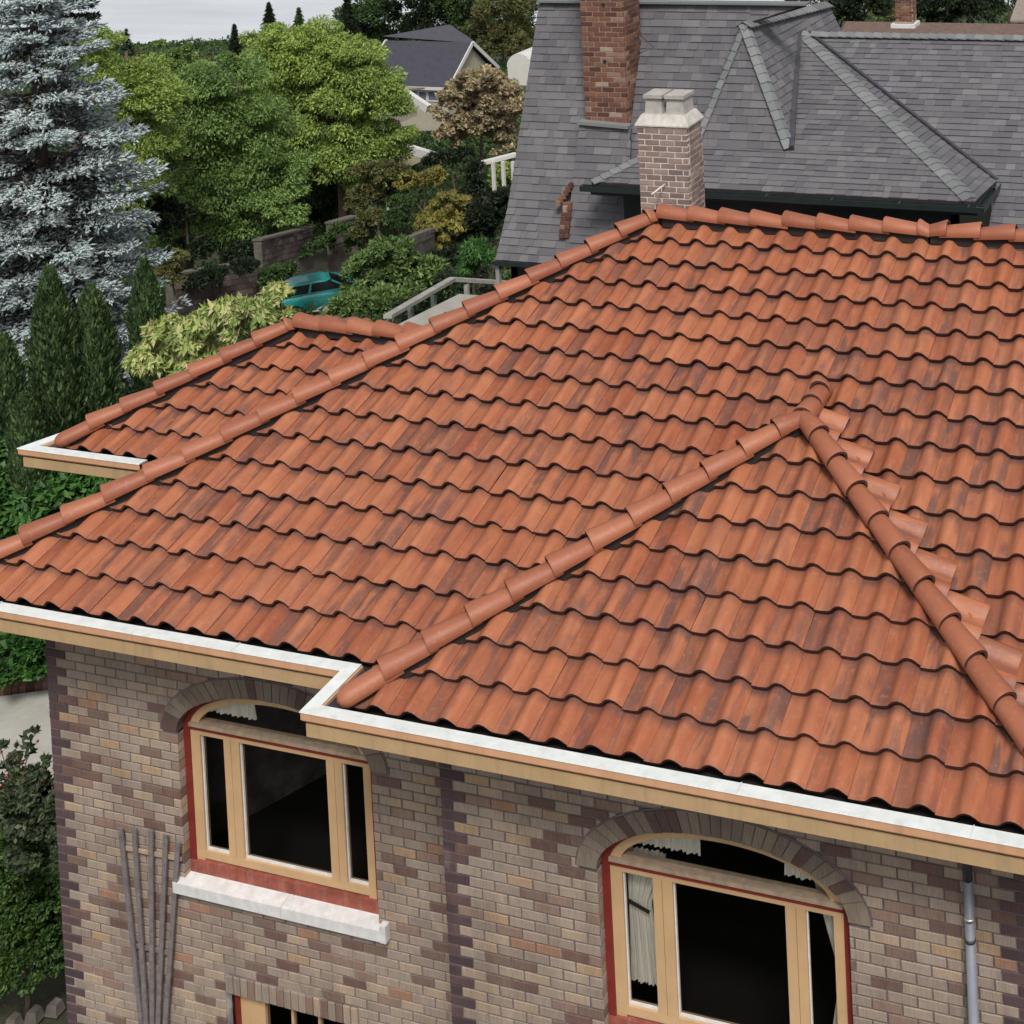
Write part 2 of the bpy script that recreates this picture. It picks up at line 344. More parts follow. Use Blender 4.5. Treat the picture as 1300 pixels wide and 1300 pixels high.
# roof decks (parts named roof) : closed sheets just under the tiles
dk = MB(); d_ = OFF-.025; zz = lambda h: h+d_/CP
BCK = 2*RY
dk.poly([(MXL,0,zz(0)),(9.5,0,zz(0)),(9.5,RY,zz(RZ)),(MXL+RY,RY,zz(RZ))])
SL = math.radians(40)                                    # the end slopes are steeper than the front, so their eaves run askew
def skew(H, run): th_ = PI/4+math.asin(min(1, H/math.tan(SL)/(run*math.sqrt(2)))); return (math.cos(th_), math.sin(th_), 0)
EM = skew(RZ, RY); MXB = MXL+BCK*EM[0]/EM[1]
dk.poly([(MXB,BCK,zz(0)),(MXL,0,zz(0)),(MXL+RY,RY,zz(RZ))])
dk.poly([(9.5,BCK,zz(0)),(MXB,BCK,zz(0)),(MXL+RY,RY,zz(RZ)),(9.5,RY,zz(RZ))])
roof = dk.build('roof', M_DARK, house)
dk = MB(); AZ = (BAY-BY)*TP; JY = AZ/TP
dk.poly([(BXL,BY,zz(0)),(BXR,BY,zz(0)),(BAX,BAY,zz(AZ))])
dk.poly([(BXR,BY,zz(0)),(BXR,0,zz(0)),(BAX,JY,zz(AZ)),(BAX,BAY,zz(AZ))])
dk.poly([(BXL,0,zz(0)),(BXL,BY,zz(0)),(BAX,BAY,zz(AZ)),(BAX,JY,zz(AZ))])
roof_bay = dk.build('roof', M_DARK, house, label='small hip roof of the projecting bay in front')
WY0 = 2.44; WXL = -5.96; WRUN = 1.74; WZ = WRUN*TP; WAX = WXL+WRUN; WAY = WY0+WRUN
dk = MB()
dk.poly([(WXL,WY0,zz(0)),(MXL+.7,WY0,zz(0)),(MXL+2.4,WAY,zz(WZ)),(WAX,WAY,zz(WZ))])
EW = skew(WZ, WRUN); WXB = WXL+2*WRUN*EW[0]/EW[1]
dk.poly([(WXB,WY0+2*WRUN,zz(0)),(WXL,WY0,zz(0)),(WAX,WAY,zz(WZ))])
dk.poly([(MXL+1.7,WY0+2*WRUN,zz(0)),(WXB,WY0+2*WRUN,zz(0)),(WAX,WAY,zz(WZ)),(MXL+2.4,WAY,zz(WZ))])
roof_wing = dk.build('roof', M_DARK, house, label='low hip roof of the left wing behind the main hip')

PROF = [(0,.003),(.035,.0),(.078,0),(.112,.004),(.134,.017),(.152,.040),(.178,.065),(.210,.077),(.244,.068),(.268,.047),(.286,.026),(.303,.012)]
def tile_mesh_data(seed):
    r = random.Random(seed)
    v = []; f = []; uv = []; sm = []
    ys = [0, .012, .12, TE+.05]; rs = .066; th = .028
    tw = r.uniform(-.003, .003)
    def z(u, y, h): return h+rs*(1-y/(TE+.05))+tw*(u-.15)/.15*(1-y/.35)+OFF
    for y in ys:
        for (u, h) in PROF:
            v.append((u-.212, y, z(u, y, h)-(.004 if y == 0 else 0))); uv.append((u/.3, y/.33))
    n = len(PROF)
    for j in range(3):
        for i in range(n-1): f.append((j*n+i, j*n+i+1, (j+1)*n+i+1, (j+1)*n+i)); sm.append(True)
    b = len(v)
    for (u, h) in PROF:
        v.append((u-.212, 0, z(u, 0, h)-.004)); uv.append((u/.3, 0))
    for (u, h) in PROF:
        v.append((u-.212, .004, z(u, 0, h)-.004-th)); uv.append((u/.3, 0))
    e0 = len(f)
    for i in range(n-1): f.append((b+n+i, b+n+i+1, b+i+1, b+i)); sm.append(False)
    b = len(v)                                           # right edge
    u, h = PROF[-1]
    for y in (0, TE+.05):
        v.append((u-.212, y, z(u, y, h))); uv.append((1, y/.33)); v.append((u-.212, y, z(u, y, h)-.012)); uv.append((1, y/.33))
    f.append((b, b+1, b+3, b+2)); sm.append(False)
    b = len(v); u, h = PROF[0]                           # left edge
    for y in (0, TE+.05):
        v.append((u-.212, y, z(u, y, h))); uv.append((0, y/.33)); v.append((u-.212, y, z(u, y, h)-.012)); uv.append((0, y/.33))
    f.append((b, b+2, b+3, b+1)); sm.append(False)
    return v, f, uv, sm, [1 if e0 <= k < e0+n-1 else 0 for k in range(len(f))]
TVAR = [tile_mesh_data(i) for i in range(5)]
def make_me(name, v, f, uv, sm, mi, mat=None):
    if mat is None: mat, mi = mi, None
    me = bpy.data.meshes.new(name); me.from_pydata(v, [], f); me.polygons.foreach_set('use_smooth', sm)
    ul = me.uv_layers.new(name='UVMap'); ul.data.foreach_set('uv', np.array(uv, np.float32)[[i for q in f for i in q]].ravel())
    me.materials.append(mat)
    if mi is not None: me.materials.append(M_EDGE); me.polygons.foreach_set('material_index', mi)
    me.update(); return me
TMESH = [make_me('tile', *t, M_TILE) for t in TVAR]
ALLT = []                                                # (dist, roof, matrix, variant, planes)
def lay(roofob, O, U, G, c0, c1, r0, r1, planes, skip=None, extra=None):
    U = Vector(U); G = Vector(G); N = U.cross(G)
    rng = random.Random(hash((c0, r0, round(O[0]*10))) & 0xffff)
    for r in range(r0, r1+1):
        for c in range(c0, c1+1):
            p = Vector(O)+U*(c*TW)+G*((NR-r)*TE)
            cen = p+G*.17
            if skip and skip(cen): continue
            dist = [(n.dot(cen-o)) for o, n in planes]
            if min(dist) < -.30: continue
            cut = [pl for pl, d in zip(planes, dist) if d < .34]
            if extra:
                for pl in extra(cen):
                    d = pl[1].dot(cen-pl[0])
                    if d < -.30: cut = None; break
                    if d < .34: cut.append(pl)
                if cut is None: continue
            j = rng.uniform(-.004, .004); tw = rng.uniform(-.007, .007)
            M = Matrix.Translation(p+U*j+N*rng.uniform(-.002, .003)+G*rng.uniform(-.005, .005)) @ Matrix((U, G, N)).transposed().to_4x4() @ Matrix.Rotation(tw, 4, 'Z')
            pr_ = CAM_R @ (np.array(cen)-CAM); px_ = pr_[0]/pr_[2]*FPX+PPX; py_ = pr_[1]/pr_[2]*FPX+PPY
            vis = -30 < px_ < 1330 and -30 < py_ < 1330
            front = N.dot(Vector(CAM.tolist())-cen) > .5
            ALLT.append((pr_[2]+(0 if vis and front else 100), roofob, M, rng.randrange(5), cut))
V3 = Vector; H45 = math.sqrt(.5)
GF = (0, CP, SP)
# main front slope
lay(roof, (0, 0, 0), (1, 0, 0), GF, -17, 27, 1, 16, [(V3((MXL-.02, 0, 0)), V3((H45, -H45, 0))), (V3((0, RY-.02, 0)), V3((0, -1, 0)))],
    skip=lambda c: c.y < min(c.x-BXL, BXR-c.x)-.28, extra=lambda c: [(V3((BXR-.10, 0, 0)), V3((H45, H45, 0)))] if (BAX+.1 < c.x < BXR+.3 and c.y < JY) else [])
# main left slope
def askew(ro, X, Y, E, H, run, cb, n0, r0):
    G_ = (E[1]*math.cos(SL), -E[0]*math.cos(SL), math.sin(SL)); h = V3((E[0], E[1], 0))
    A_ = V3((X+run, Y+run, 0)); B_ = V3((X+2*run*E[0]/E[1], Y+2*run, 0)); hb = (A_-B_).normalized()
    lay(ro, (X, Y, 0), (-E[0], -E[1], 0), G_, -n0, 1, r0, 16, [(V3((X, Y, 0)), V3((-H45, H45, 0))), (B_, V3((hb.y, -hb.x, 0)))])
askew(roof, MXL, 0, EM, RZ, RY, 0, 35, 2)
# main back slope
# bay slopes
bx = .56970-.6
lay(roof_bay, (bx, BY, 0), (1, 0, 0), GF, -2, 18, 7, 16, [(V3((BXL-.01, BY, 0)), V3((H45, -H45, 0))), (V3((BXR+.01, BY, 0)), V3((-H45, -H45, 0)))])
lay(roof_bay, (BXR-.05, BY+.1, .05), (0, 1, 0), (-CP, 0, SP), -2, 14, 7, 16, [(V3((BXR-.01, BY, 0)), V3((H45, H45, 0))), (V3((BAX+.03, 0, 0)), V3((1, 0, 0)))], skip=lambda c: c.x+c.y > BXR+.06)
lay(roof_bay, (BXL, BY+.1, 0), (0, -1, 0), (CP, 0, SP), -14, 2, 7, 16, [(V3((BXL+.01, BY, 0)), V3((-H45, H45, 0))), (V3((BXL-.02, 0, 0)), V3((H45, -H45, 0))), (V3((BAX-.03, 0, 0)), V3((-1, 0, 0)))])
# wing slopes
lay(roof_wing, (WXL+.02, WY0, 0), (1, 0, 0), GF, 0, 10, 10, 16, [(V3((WXL-.01, WY0, 0)), V3((H45, -H45, 0))), (V3((0, WAY-.02, 0)), V3((0, -1, 0)))], skip=lambda c: (c.x-MXL) > (c.y-WY0)+3.0)
askew(roof_wing, WXL, WY0, EW, WZ, WRUN, 0, 13, 10)
def cut_tile(var, M, cut):
    bm = bmesh.new()
    me = TMESH[var].copy(); bm.from_mesh(me); bm.transform(M)
    for o_, n_ in cut:
        bmesh.ops.bisect_plane(bm, geom=bm.verts[:]+bm.edges[:]+bm.faces[:], plane_co=o_, plane_no=n_, clear_inner=True)
    bpy.data.meshes.remove(me)
    return bm
ALLT.sort(key=lambda t: t[0])
rest = {}
for i, (d, ro, M, var, cut) in enumerate(ALLT):
    if i < 300:
        if cut:
            bm = cut_tile(var, M, cut)
            if len(bm.faces) < 3: bm.free(); continue
            me = bpy.data.meshes.new('tile'); bm.to_mesh(me); bm.free()
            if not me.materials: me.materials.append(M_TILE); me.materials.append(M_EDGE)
            o = bpy.data.objects.new('tile', me); link(o, ro)
        else:
            o = bpy.data.objects.new('tile', TMESH[var]); o.matrix_local = M; link(o, ro)
    else: rest.setdefault(ro.name, (ro, []))[1].append((M, var, cut))
for ro, lst in rest.values():
    V = []; F = []; UV = []; SM = []; MI = []
    for M, var, cut in lst:
        if cut:
            bm = cut_tile(var, M, cut); ul = bm.loops.layers.uv.active
            bm.verts.ensure_lookup_table(); b = len(V)
            for i, v_ in enumerate(bm.verts): v_.index = i; V.append(v_.co[:]); UV.append(v_.link_loops[0][ul].uv[:] if v_.link_loops else (0, 0))
            for f_ in bm.faces: F.append(tuple(b+v_.index for v_ in f_.verts)); SM.append(f_.smooth); MI.append(f_.material_index)
            bm.free()
        else:
            v, f, uv, sm, mi_ = TVAR[var]; b = len(V)
            A = np.c_[np.array(v), np.ones(len(v))] @ np.array(M).T
            V += [tuple(q) for q in A[:, :3].tolist()]; F += [tuple(b+k for k in q) for q in f]; UV += uv; SM += sm; MI += mi_
    o = bpy.data.objects.new('tile', make_me('tile', V, F, UV, SM, MI, M_TILE)); link(o, ro); o['kind'] = 'stuff'

# hip and ridge caps
def cap_mesh(P, d, length, r0, r1, rollend=None, up=V3((0, 0, 1)), lift=.042, th=.024):
    """one barrel cap from P (its visible, raised end) along d"""
    d = d.normalized(); u = d.cross(up).normalized(); n = u.cross(d).normalized()
    NS = 12; v = []; f = []; sm = []; uv = []
    st = [(0, r0, lift), (.012, r0+.001, lift), (length*.5, (r0+r1)/2, lift*.5), (length, r1, 0)]
    a0 = math.radians(-20)
    for (t, r, l) in st:
        for k in range(NS+1):
            a = a0+(PI-2*a0)*k/NS
            rr = r-(.004 if t == 0 else 0)
            v.append(P+d*t+u*(rr*math.cos(a))+n*(rr*.88*math.sin(a)+l)); uv.append((k/NS*1.0, t/.33))
    m_ = NS+1
    for j in range(3):
        for k in range(NS): f.append((j*m_+k, j*m_+k+1, (j+1)*m_+k+1, (j+1)*m_+k)); sm.append(True)
    b = len(v)
    for rr in (r0-.004, r0-.004-th):
        for k in range(NS+1):
            a = a0+(PI-2*a0)*k/NS
            v.append(P+d*.0+u*(rr*math.cos(a))+n*(rr*.88*math.sin(a)+lift)); uv.append((k/NS, 0))
    c0_ = len(f)
    for k in range(NS): f.append((b+k, b+m_+k, b+m_+k+1, b+k+1)); sm.append(False)
    b = len(v)                                                   # inner face so the open end reads hollow and thick
    for (t, r, l) in (st[0], st[-1]):
        for k in range(NS+1):
            a = a0+(PI-2*a0)*k/NS; rr = r-.004-th
            v.append(P+d*t+u*(rr*math.cos(a))+n*(rr*.88*math.sin(a)+l)); uv.append((k/NS, 0))
    for k in range(NS): f.append((b+k, b+m_+k, b+m_+k+1, b+k+1)[::-1]); sm.append(True)
    for k in (0, NS):                                            # long bottom edges
        b = len(v)
        a = a0+(PI-2*a0)*k/NS
        for (t, r, l) in (st[0], st[-1]):
            v.append(P+d*t+u*(r*math.cos(a))+n*(r*.88*math.sin(a)+l)); uv.append((0, 0))
            rr = r-th-.004; v.append(P+d*t+u*(rr*math.cos(a))+n*(rr*.88*math.sin(a)+l)); uv.append((0, 0))
        f.append((b, b+1, b+3, b+2)); sm.append(False)
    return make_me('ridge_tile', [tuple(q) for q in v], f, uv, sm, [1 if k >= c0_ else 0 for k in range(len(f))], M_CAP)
CAPZ = -.022
def caprow(ro, P0, P1, sp=.355, r0=.106, r1=.082, start=0, ball=False, seed=1):
    rg = random.Random(seed)
    P0 = V3(P0); P1 = V3(P1); d = (P1-P0); Ltot = d.length; d.normalize(); k = start
    bd = MB(); bd.bar(P0+d*.05-V3((0,0,.06)), P1-V3((0,0,.06)), .09, .09); bd.build('hip_board', M_DARK, ro)
    if ball:
        # rounded starter at the foot of the hip
        u = d.cross(V3((0,0,1))).normalized(); n = u.cross(d).normalized(); v = []; f = []; sm = []; uv = []
        NS = 14; NT = 7
        for j in range(NT+1):
            t = -.10+.10*j/NT if j < NT else 0
            ph = math.acos(min(1, max(0, -t/.10))); rr = .094*math.sin(ph) if j < NT else .094
            for q in range(NS+1):
                a = -.5+(PI+1.)*q/NS; v.append(P0+d*(t*1.0)+u*(rr*math.cos(a))+n*(rr*.88*math.sin(a)+.004)); uv.append((q/NS, t))
        for q in range(NS+1):
            a = -.5+(PI+1.)*q/NS; v.append(P0+d*(.40)+u*(.084*math.cos(a))+n*(.084*.88*math.sin(a))); uv.append((q/NS, 1.2))
        for j in range(NT+1):
            for q in range(NS): f.append((j*(NS+1)+q, j*(NS+1)+q+1, (j+1)*(NS+1)+q+1, (j+1)*(NS+1)+q)); sm.append(True)
        o = bpy.data.objects.new('ridge_tile', make_me('ridge_tile', [tuple(q) for q in v], f, uv, sm, M_CAP)); link(o, ro); o['label'] = 'round ended starter tile at the foot of the hip'
        k = .26
    while k < Ltot-.03:
        ln = min(.43, Ltot-k)
        if ln < .06: break
        jit = V3((rg.uniform(-.004,.004), rg.uniform(-.004,.004), rg.uniform(-.003,.004)))
        dd = (d+V3((rg.uniform(-.016,.016), rg.uniform(-.016,.016), rg.uniform(-.010,.010)))).normalized()
        o = bpy.data.objects.new('ridge_tile', cap_mesh(P0+d*k+jit, dd, ln, r0+rg.uniform(-.002,.003), r1)); link(o, ro)
        k += sp+rg.uniform(-.012, .012)
cz = CAPZ
caprow(roof, (MXL+.05, .05, .05*TP+cz), (MXL+RY-.02, RY-.02, RZ+cz), ball=True, seed=3)
caprow(roof, (MXB+.03, BCK-.05, .05*TP+cz), (MXL+RY-.02, RY+.02, RZ+cz), ball=True, seed=4)
caprow(roof, (MXL+RY+.02, RY, RZ+cz), (MXL+RY+3.06, RY, RZ+cz), sp=.362, seed=5)
caprow(roof, (9.4, RY, RZ+cz), (MXL+RY+3.04, RY, RZ+cz), sp=.362, seed=6)
caprow(roof_bay, (BXL+.05, BY+.05, .05*TP+cz), (BAX, BAY, AZ+cz+.01), ball=True, seed=7)
caprow(roof_bay, (BXR-.05, BY+.05, .05*TP+cz), (BAX, BAY, AZ+cz+.014), ball=True, seed=8)
caprow(roof_bay, (BAX, BAY-.02, AZ+cz-.022), (BAX, JY+.10, AZ+cz-.005), sp=.27, r0=.102, r1=.09, seed=9)
caprow(roof_wing, (WXL+.05, WY0+.05, .05*TP+cz+.01), (WAX-.02, WAY-.02, WZ+cz+.03), ball=True, seed=10)
caprow(roof_wing, (WAX+.02, WAY, WZ+cz+.03), (MXL+2.4, WAY, WZ+cz+.03), sp=.362, seed=11)
caprow(roof_wing, (WXB+.03, WY0+2*WRUN-.05, .05*TP+cz), (WAX-.02, WAY+.02, WZ+cz), ball=True, seed=12)
# valley flashing on the right of the bay roof
vf = MB()
for s_ in (1, -1):
    xe = BXR if s_ > 0 else BXL; a = V3((xe+.06*s_, -.02, -.06)); b = V3((BAX, JY, AZ-.06)); vf.bar(a-V3((0, 0, .09)), b-V3((0, 0, .09)), .05, .014)
vf.build('valley_flashing', M_DARK, roof_bay)

# gutters, fascia, soffit swept along the eaves
def sweep(profile, path, closed_prof=True):
    """path: 2-D points counter-clockwise seen from above with the outside on the right-hand side"""
    mb = MB(); n = len(path); dirs = [np.array(path[i+1])-np.array(path[i]) for i in range(n-1)]
    dirs = [d/np.linalg.norm(d) for d in dirs]; nor = [np.array([d[1], -d[0]]) for d in dirs]
    rings = []
    for i in range(n):
        if i == 0: mv = nor[0]
        elif i == n-1: mv = nor[-1]
        else:
            a, b = nor[i-1], nor[i]; mv = (a+b)/(1+a@b)
        rings.append([(path[i][0]+mv[0]*o, path[i][1]+mv[1]*o, z) for o, z in profile])
    m_ = len(profile)
    for a, b in zip(rings, rings[1:]):
        for k in range(m_ if closed_prof else m_-1):
            mb.poly([a[k], b[k], b[(k+1) % m_], a[(k+1) % m_]])
    return mb
pathF = [(MXB, BCK), (MXL, 0), (BXL, 0), (BXL, BY), (BXR, BY), (BXR, 0), (9.5, 0)]
pathW = [(WXB, WY0+2*WRUN), (WXL, WY0), (MXL+.13, WY0)]
for path in (pathF, pathW):
    sweep([(.098, -.006), (.208, .002), (.211, -.008), (.10, -.02)], path).build('gutter_lip', M_WHITE, house)
    sweep([(.205, -.009), (.205, -.066), (.193, -.082), (.09, -.082), (.09, -.024)], path).build('gutter', M_PAINT, house)
    sweep([(.10, -.03), (.10, -.16), (-.02, -.16), (-.02, -.14), (.06, -.10)], path).build('gutter_trough', M_LEAD, house)
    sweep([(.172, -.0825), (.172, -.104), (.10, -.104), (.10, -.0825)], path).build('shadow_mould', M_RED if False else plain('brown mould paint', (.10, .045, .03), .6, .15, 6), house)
    sweep([(.180, -.1045), (.180, -.205), (.15, -.205), (.15, -.1045)], path).build('fascia', M_TAN, house)
    sweep([(.15, -.19), (.15, -.203), (-.95, -.203), (-.95, -.19)], path).build('soffit', M_TAN, house)
for (gx, gy) in ((-1.55, 0), (2.95, BY), (4.55, BY), (-4.0, 0)):
    mb = MB(); mb.box((gx-.004, gy-.209, .001), (gx+.004, gy-.105, .0065)); mb.build('gutter_joint', M_STONE, house)

# ---- walls of brick
BL = .2224; BH = .0822; MJ = .0125; WYM = .49; WYB = WYM+BY; ZT = -.205; ZB = -5.3
XC0 = -4.198; XB0 = .178; XB1 = 4.79
WIN = [dict(cx=-1.797, y=WYM), dict(cx=2.494, y=WYB)]
AIN, BIN, AOUT, BOUT, ZS = .985, .43, 1.15, .60, -1.33
ZSILL = -2.62
def brick_data(x0, x1, z0, z1, y, rr, depth=.10):
    j = lambda: rr.uniform(-.0018, .0018)
    yo = y+rr.uniform(-.002, .0025); e = .003
    F = [(x0+j(), yo+e, z0+j()), (x1+j(), yo+e, z0+j()), (x1+j(), yo+e, z1+j()), (x0+j(), yo+e, z1+j())]
    cx, cz = (x0+x1)/2, (z0+z1)/2
    fi = [(p[0]+(e if p[0] < cx else -e), yo, p[2]+(e if p[2] < cz else -e)) for p in F]
    bk = [(p[0], y+depth, p[2]) for p in F]
    v = fi+F+bk; f = [(0,1,2,3),(4,5,1,0),(5,6,2,1),(6,7,3,2),(7,4,0,3),(8,9,5,4),(9,10,6,5),(10,11,7,6),(11,8,4,7)]
    return v, f
BR = []     # (depth, wall key, verts, faces, mat)
def add_brick(key, x0, x1, z0, z1, y, rr, mat, depth=.1):
    if x1-x0 < .022: return
    v, f = brick_data(x0, x1, z0, z1, y, rr, depth); c = np.array([(x0+x1)/2, y, (z0+z1)/2]); q = CAM_R@(c-CAM)
    px_, py_ = q[0]/q[2]*FPX+PPX, q[1]/q[2]*FPX+PPY; off = 0 if (-5 < px_ < 1305 and py_ < 1305) else 50
    BR.append((q[2]+off, key, v, f, mat))
def wall_bricks(key, xa, xb, y, quoinL, quoinR, wins, rr, zb=ZB, holes=()):
    nrow = int((ZT-zb)/BH)
    for r in range(nrow):
        z1 = ZT-r*BH-MJ; z0 = z1-BH+MJ; zc = (z0+z1)/2
        spans = []
        x = xa; odd = r % 2
        if quoinL: w = BL if odd else BL/2; spans.append((xa, xa+w, M_QUOIN)); x = xa+w
        xe = xb
        if quoinR: w = BL if odd else BL/2; xe = xb-w; spans.append((xb-w, xb, M_QUOIN))
        if not quoinL: x = xa-(BL/2 if odd else 0)
        while x < xe-.001:
            x2 = min(x+BL, xe)
            if xe-x2 < .06 and xe-x2 > 0: x2 = xe
            spans.append((max(x, xa), x2, M_BRICK)); x = x2
        blocks = []
        for w_ in wins:
            if ZSILL-.14 < zc < ZS: blocks.append((w_['cx']-AIN, w_['cx']+AIN))
            elif ZS <= zc < ZS+BOUT:
                a = AOUT*math.sqrt(max(0, 1-((zc-ZS)/BOUT)**2))-.012; blocks.append((w_['cx']-a, w_['cx']+a))
        for (hx0, hx1, hz0, hz1) in holes:
            if hz0 < zc < hz1: blocks.append((hx0, hx1))
        for (a, b, mt) in spans:
            parts = [(a+MJ/2, b-MJ/2)]
            for (u0, u1) in blocks:
                np_ = []
                for (p, q) in parts:
                    if q <= u0 or p >= u1: np_.append((p, q)); continue
                    if p < u0: np_.append((p, u0))
                    if q > u1: np_.append((u1, q))
                parts = np_
            for (p, q) in parts: add_brick(key, p, q, z0, z1, y, rr, mt)
rr = random.Random(5)
H3 = (-2.36, -1.12, -4.9, -3.585)       # lower window opening
wall_bricks('main', XC0, XB0+.02, WYM, True, False, [WIN[0]], rr, holes=[(-2.42, -1.06, -4.98, -3.425)])
wall_bricks('bay', XB0, XB1, WYB, True, True, [WIN[1]], rr)
wall_bricks('right', XB1+.01, 7.6, WYM, False, False, [], rr)
def wall_back(name, xa, xb, y, wins, holes=(), zb=ZB):
    """mortar face, recessed behind the brick faces, with the openings left out"""
    mb = MB(); yy = y+.0085
    xs = {xa, xb}
    for w_ in wins:
        for k in range(0, 41): xs.add(round(w_['cx']-AIN*math.cos(PI*k/40), 4))
    for h in holes: xs |= {h[0], h[1]}
    xs = sorted(x for x in xs if xa <= x <= xb)
    for a, b in zip(xs, xs[1:]):
        m_ = (a+b)/2; cuts = []
        for w_ in wins:
            t = (m_-w_['cx'])/AIN
            if abs(t) < 1:
                ta = max(0, 1-((a-w_['cx'])/AIN)**2)**.5*BIN+ZS; tb = max(0, 1-((b-w_['cx'])/AIN)**2)**.5*BIN+ZS
                cuts.append((ZSILL-.02, ZSILL-.02, ta, tb))
        for h in holes:
            if h[0] < m_ < h[1]: cuts.append((h[2], h[2], h[3], h[3]))
        cuts.sort(key=lambda c: -c[2]); za = zb_ = ZT+.05
        for c in cuts:
            mb.poly([(a, yy, c[2]), (b, yy, c[3]), (b, yy, zb_), (a, yy, za)])
            mb.poly([(a, yy, c[2]), (b, yy, c[3]), (b, yy+.09, c[3]), (a, yy+.09, c[2])]); za = zb_ = c[0]
        mb.poly([(a, yy, zb), (b, yy, zb), (b, yy, zb_), (a, yy, za)])
    return mb.build('wall', M_MORTAR, house, label=name)
wallO = dict(main=wall_back('recessed tan brick wall left of the bay', XC0+.004, XB0+.03, WYM, [WIN[0]], [H3]),
             bay=wall_back('projecting bay wall of tan brick with purple corner bricks', XB0+.004, XB1-.004, WYB, [WIN[1]]),
             right=wall_back('tan brick wall right of the bay', XB1-.1, 7.6, WYM, []))
# arch rings, soldier course
def ring(w_, key):
    n = 27; y = w_['y']-.012; rg = random.Random(int(abs(w_['cx'])*100))
    # equal arc-length division of the mid ellipse
    T = np.linspace(0, PI, 400); am, bm_ = (AIN+AOUT)/2, (BIN+BOUT)/2
    X = -am*np.cos(T); Z = bm_*np.sin(T); S = np.r_[0, np.cumsum(np.hypot(np.diff(X), np.diff(Z)))]
    ends = .105; tot = S[-1]
    cuts = [0, .16]+list(np.linspace(.16, tot-.16, n+1))[1:]+[tot]
    for k, (a, b) in enumerate(zip(cuts, cuts[1:])):
        g = .0045; tA, tB = np.interp([a+g, b-g], S, T); pts = []
        for t_, (ea, eb) in ((tA, (AIN, BIN)), (tA, (AOUT, BOUT)), (tB, (AOUT, BOUT)), (tB, (AIN, BIN))):
            pts.append((w_['cx']-ea*math.cos(t_), ZS+eb*math.sin(t_)))
        sub = 3 if (k == 0 or k == len(cuts)-2) else 1
        yo = y+rg.uniform(-.003, .003)
        inner = [(w_['cx']-AIN*math.cos(t_), ZS+BIN*math.sin(t_)) for t_ in np.linspace(tB, tA, sub+1)]
        outer = [(w_['cx']-AOUT*math.cos(t_), ZS+BOUT*math.sin(t_)) for t_ in np.linspace(tA, tB, sub+1)]
        loop = outer+inner; m_ = len(loop)
        v = [(p[0], yo, p[1]) for p in loop]+[(p[0], y+.11, p[1]) for p in loop]
        f = [tuple(range(m_))]+[(i, m_+i, m_+(i+1) % m_, (i+1) % m_) for i in range(m_)]
        cx_, cz_ = np.mean([p[0] for p in loop]), np.mean([p[1] for p in loop]); q = CAM_R@(np.array([cx_, y, cz_])-CAM)
        BR.append((q[2]-50, key, v, f, M_ARCH))
ring(WIN[0], 'main'); ring(WIN[1], 'bay')
# mortar skin behind each arch ring
for w_ in WIN:
    mb = MB(); y = w_['y']-.004
    for k in range(36):
        a, b = PI*k/36, PI*(k+1)/36
        q = [(w_['cx']-e*math.cos(t), y, ZS+f_*math.sin(t)) for t, e, f_ in ((a, AIN+.004, BIN+.004), (a, AOUT+.014, BOUT+.014), (b, AOUT+.014, BOUT+.014), (b, AIN+.004, BIN+.004))]
        mb.poly(q); mb.poly([q[1], (q[1][0], y+.02, q[1][2]), (q[2][0], y+.02, q[2][2]), q[2]])
    mb.build('arch_mortar', M_MORTAR, house)
x = -2.405
rg = random.Random(3)
while x < -1.08:                                                            # soldier course over the lower window
    v, f = brick_data(x+.005, x+.0695, -3.585, -3.43, WYM-.006, rg); c = CAM_R@(np.array([x, WYM, -3.5])-CAM)
    BR.append((c[2]-50, 'main', v, f, M_BRICK)); x += .0745
BR.sort(key=lambda b: b[0]); restb = {}
for i, (d, key, v, f, mt) in enumerate(BR):
    if i < 300:
        me = bpy.data.meshes.new('brick'); me.from_pydata(v, [], f); me.materials.append(mt); o = bpy.data.objects.new('brick', me); link(o, wallO[key])
    else: restb.setdefault((key, mt.name), []).append((v, f))
for (key, mn), lst in restb.items():
    V = []; F = []
    for v, f in lst: b = len(V); V += v; F += [tuple(b+k for k in q) for q in f]
    me = bpy.data.meshes.new('brick'); me.from_pydata(V, [], F); me.materials.append(bpy.data.materials[mn])
    o = bpy.data.objects.new('brick', me); link(o, wallO[key]); o['kind'] = 'stuff'
# plain sides and back, inner floor and partition
sw = MB()
sw.hexa([(XC0+.002,WYM+.012,ZB),(XC0+.12,WYM+.012,ZB),(MXB+.82,BCK-.5,ZB),(MXB+.70,BCK-.5,ZB),(XC0+.002,WYM+.012,ZT),(XC0+.12,WYM+.012,ZT),(MXB+.82,BCK-.5,ZT),(MXB+.70,BCK-.5,ZT)]); sw.box((MXB+.71, BCK-.6, ZB), (7.6, BCK-.5, ZT)); sw.box((7.5, WYM+.1, ZB), (7.6, BCK-.6, ZT))
sw.box((XB0+.002, WYB+.012, ZB), (XB0+.12, WYM+.03, ZT)); sw.box((XB1-.12, WYB+.012, ZB), (XB1-.002, WYM+.03, ZT))
sw.box((WXL+1.45, WY0+.75, ZB), (XC0+.01, WY0+2*WRUN-.7, ZT))
sw.build('wall', M_MORTAR, house, label='side and back walls of the house')
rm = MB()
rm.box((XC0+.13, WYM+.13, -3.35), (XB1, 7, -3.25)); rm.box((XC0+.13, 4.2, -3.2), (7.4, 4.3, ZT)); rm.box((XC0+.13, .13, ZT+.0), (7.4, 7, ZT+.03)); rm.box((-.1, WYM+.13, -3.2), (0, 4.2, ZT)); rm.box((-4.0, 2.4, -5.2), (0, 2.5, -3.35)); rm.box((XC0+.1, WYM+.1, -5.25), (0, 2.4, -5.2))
rm.build('room_walls', M_ROOM, house)

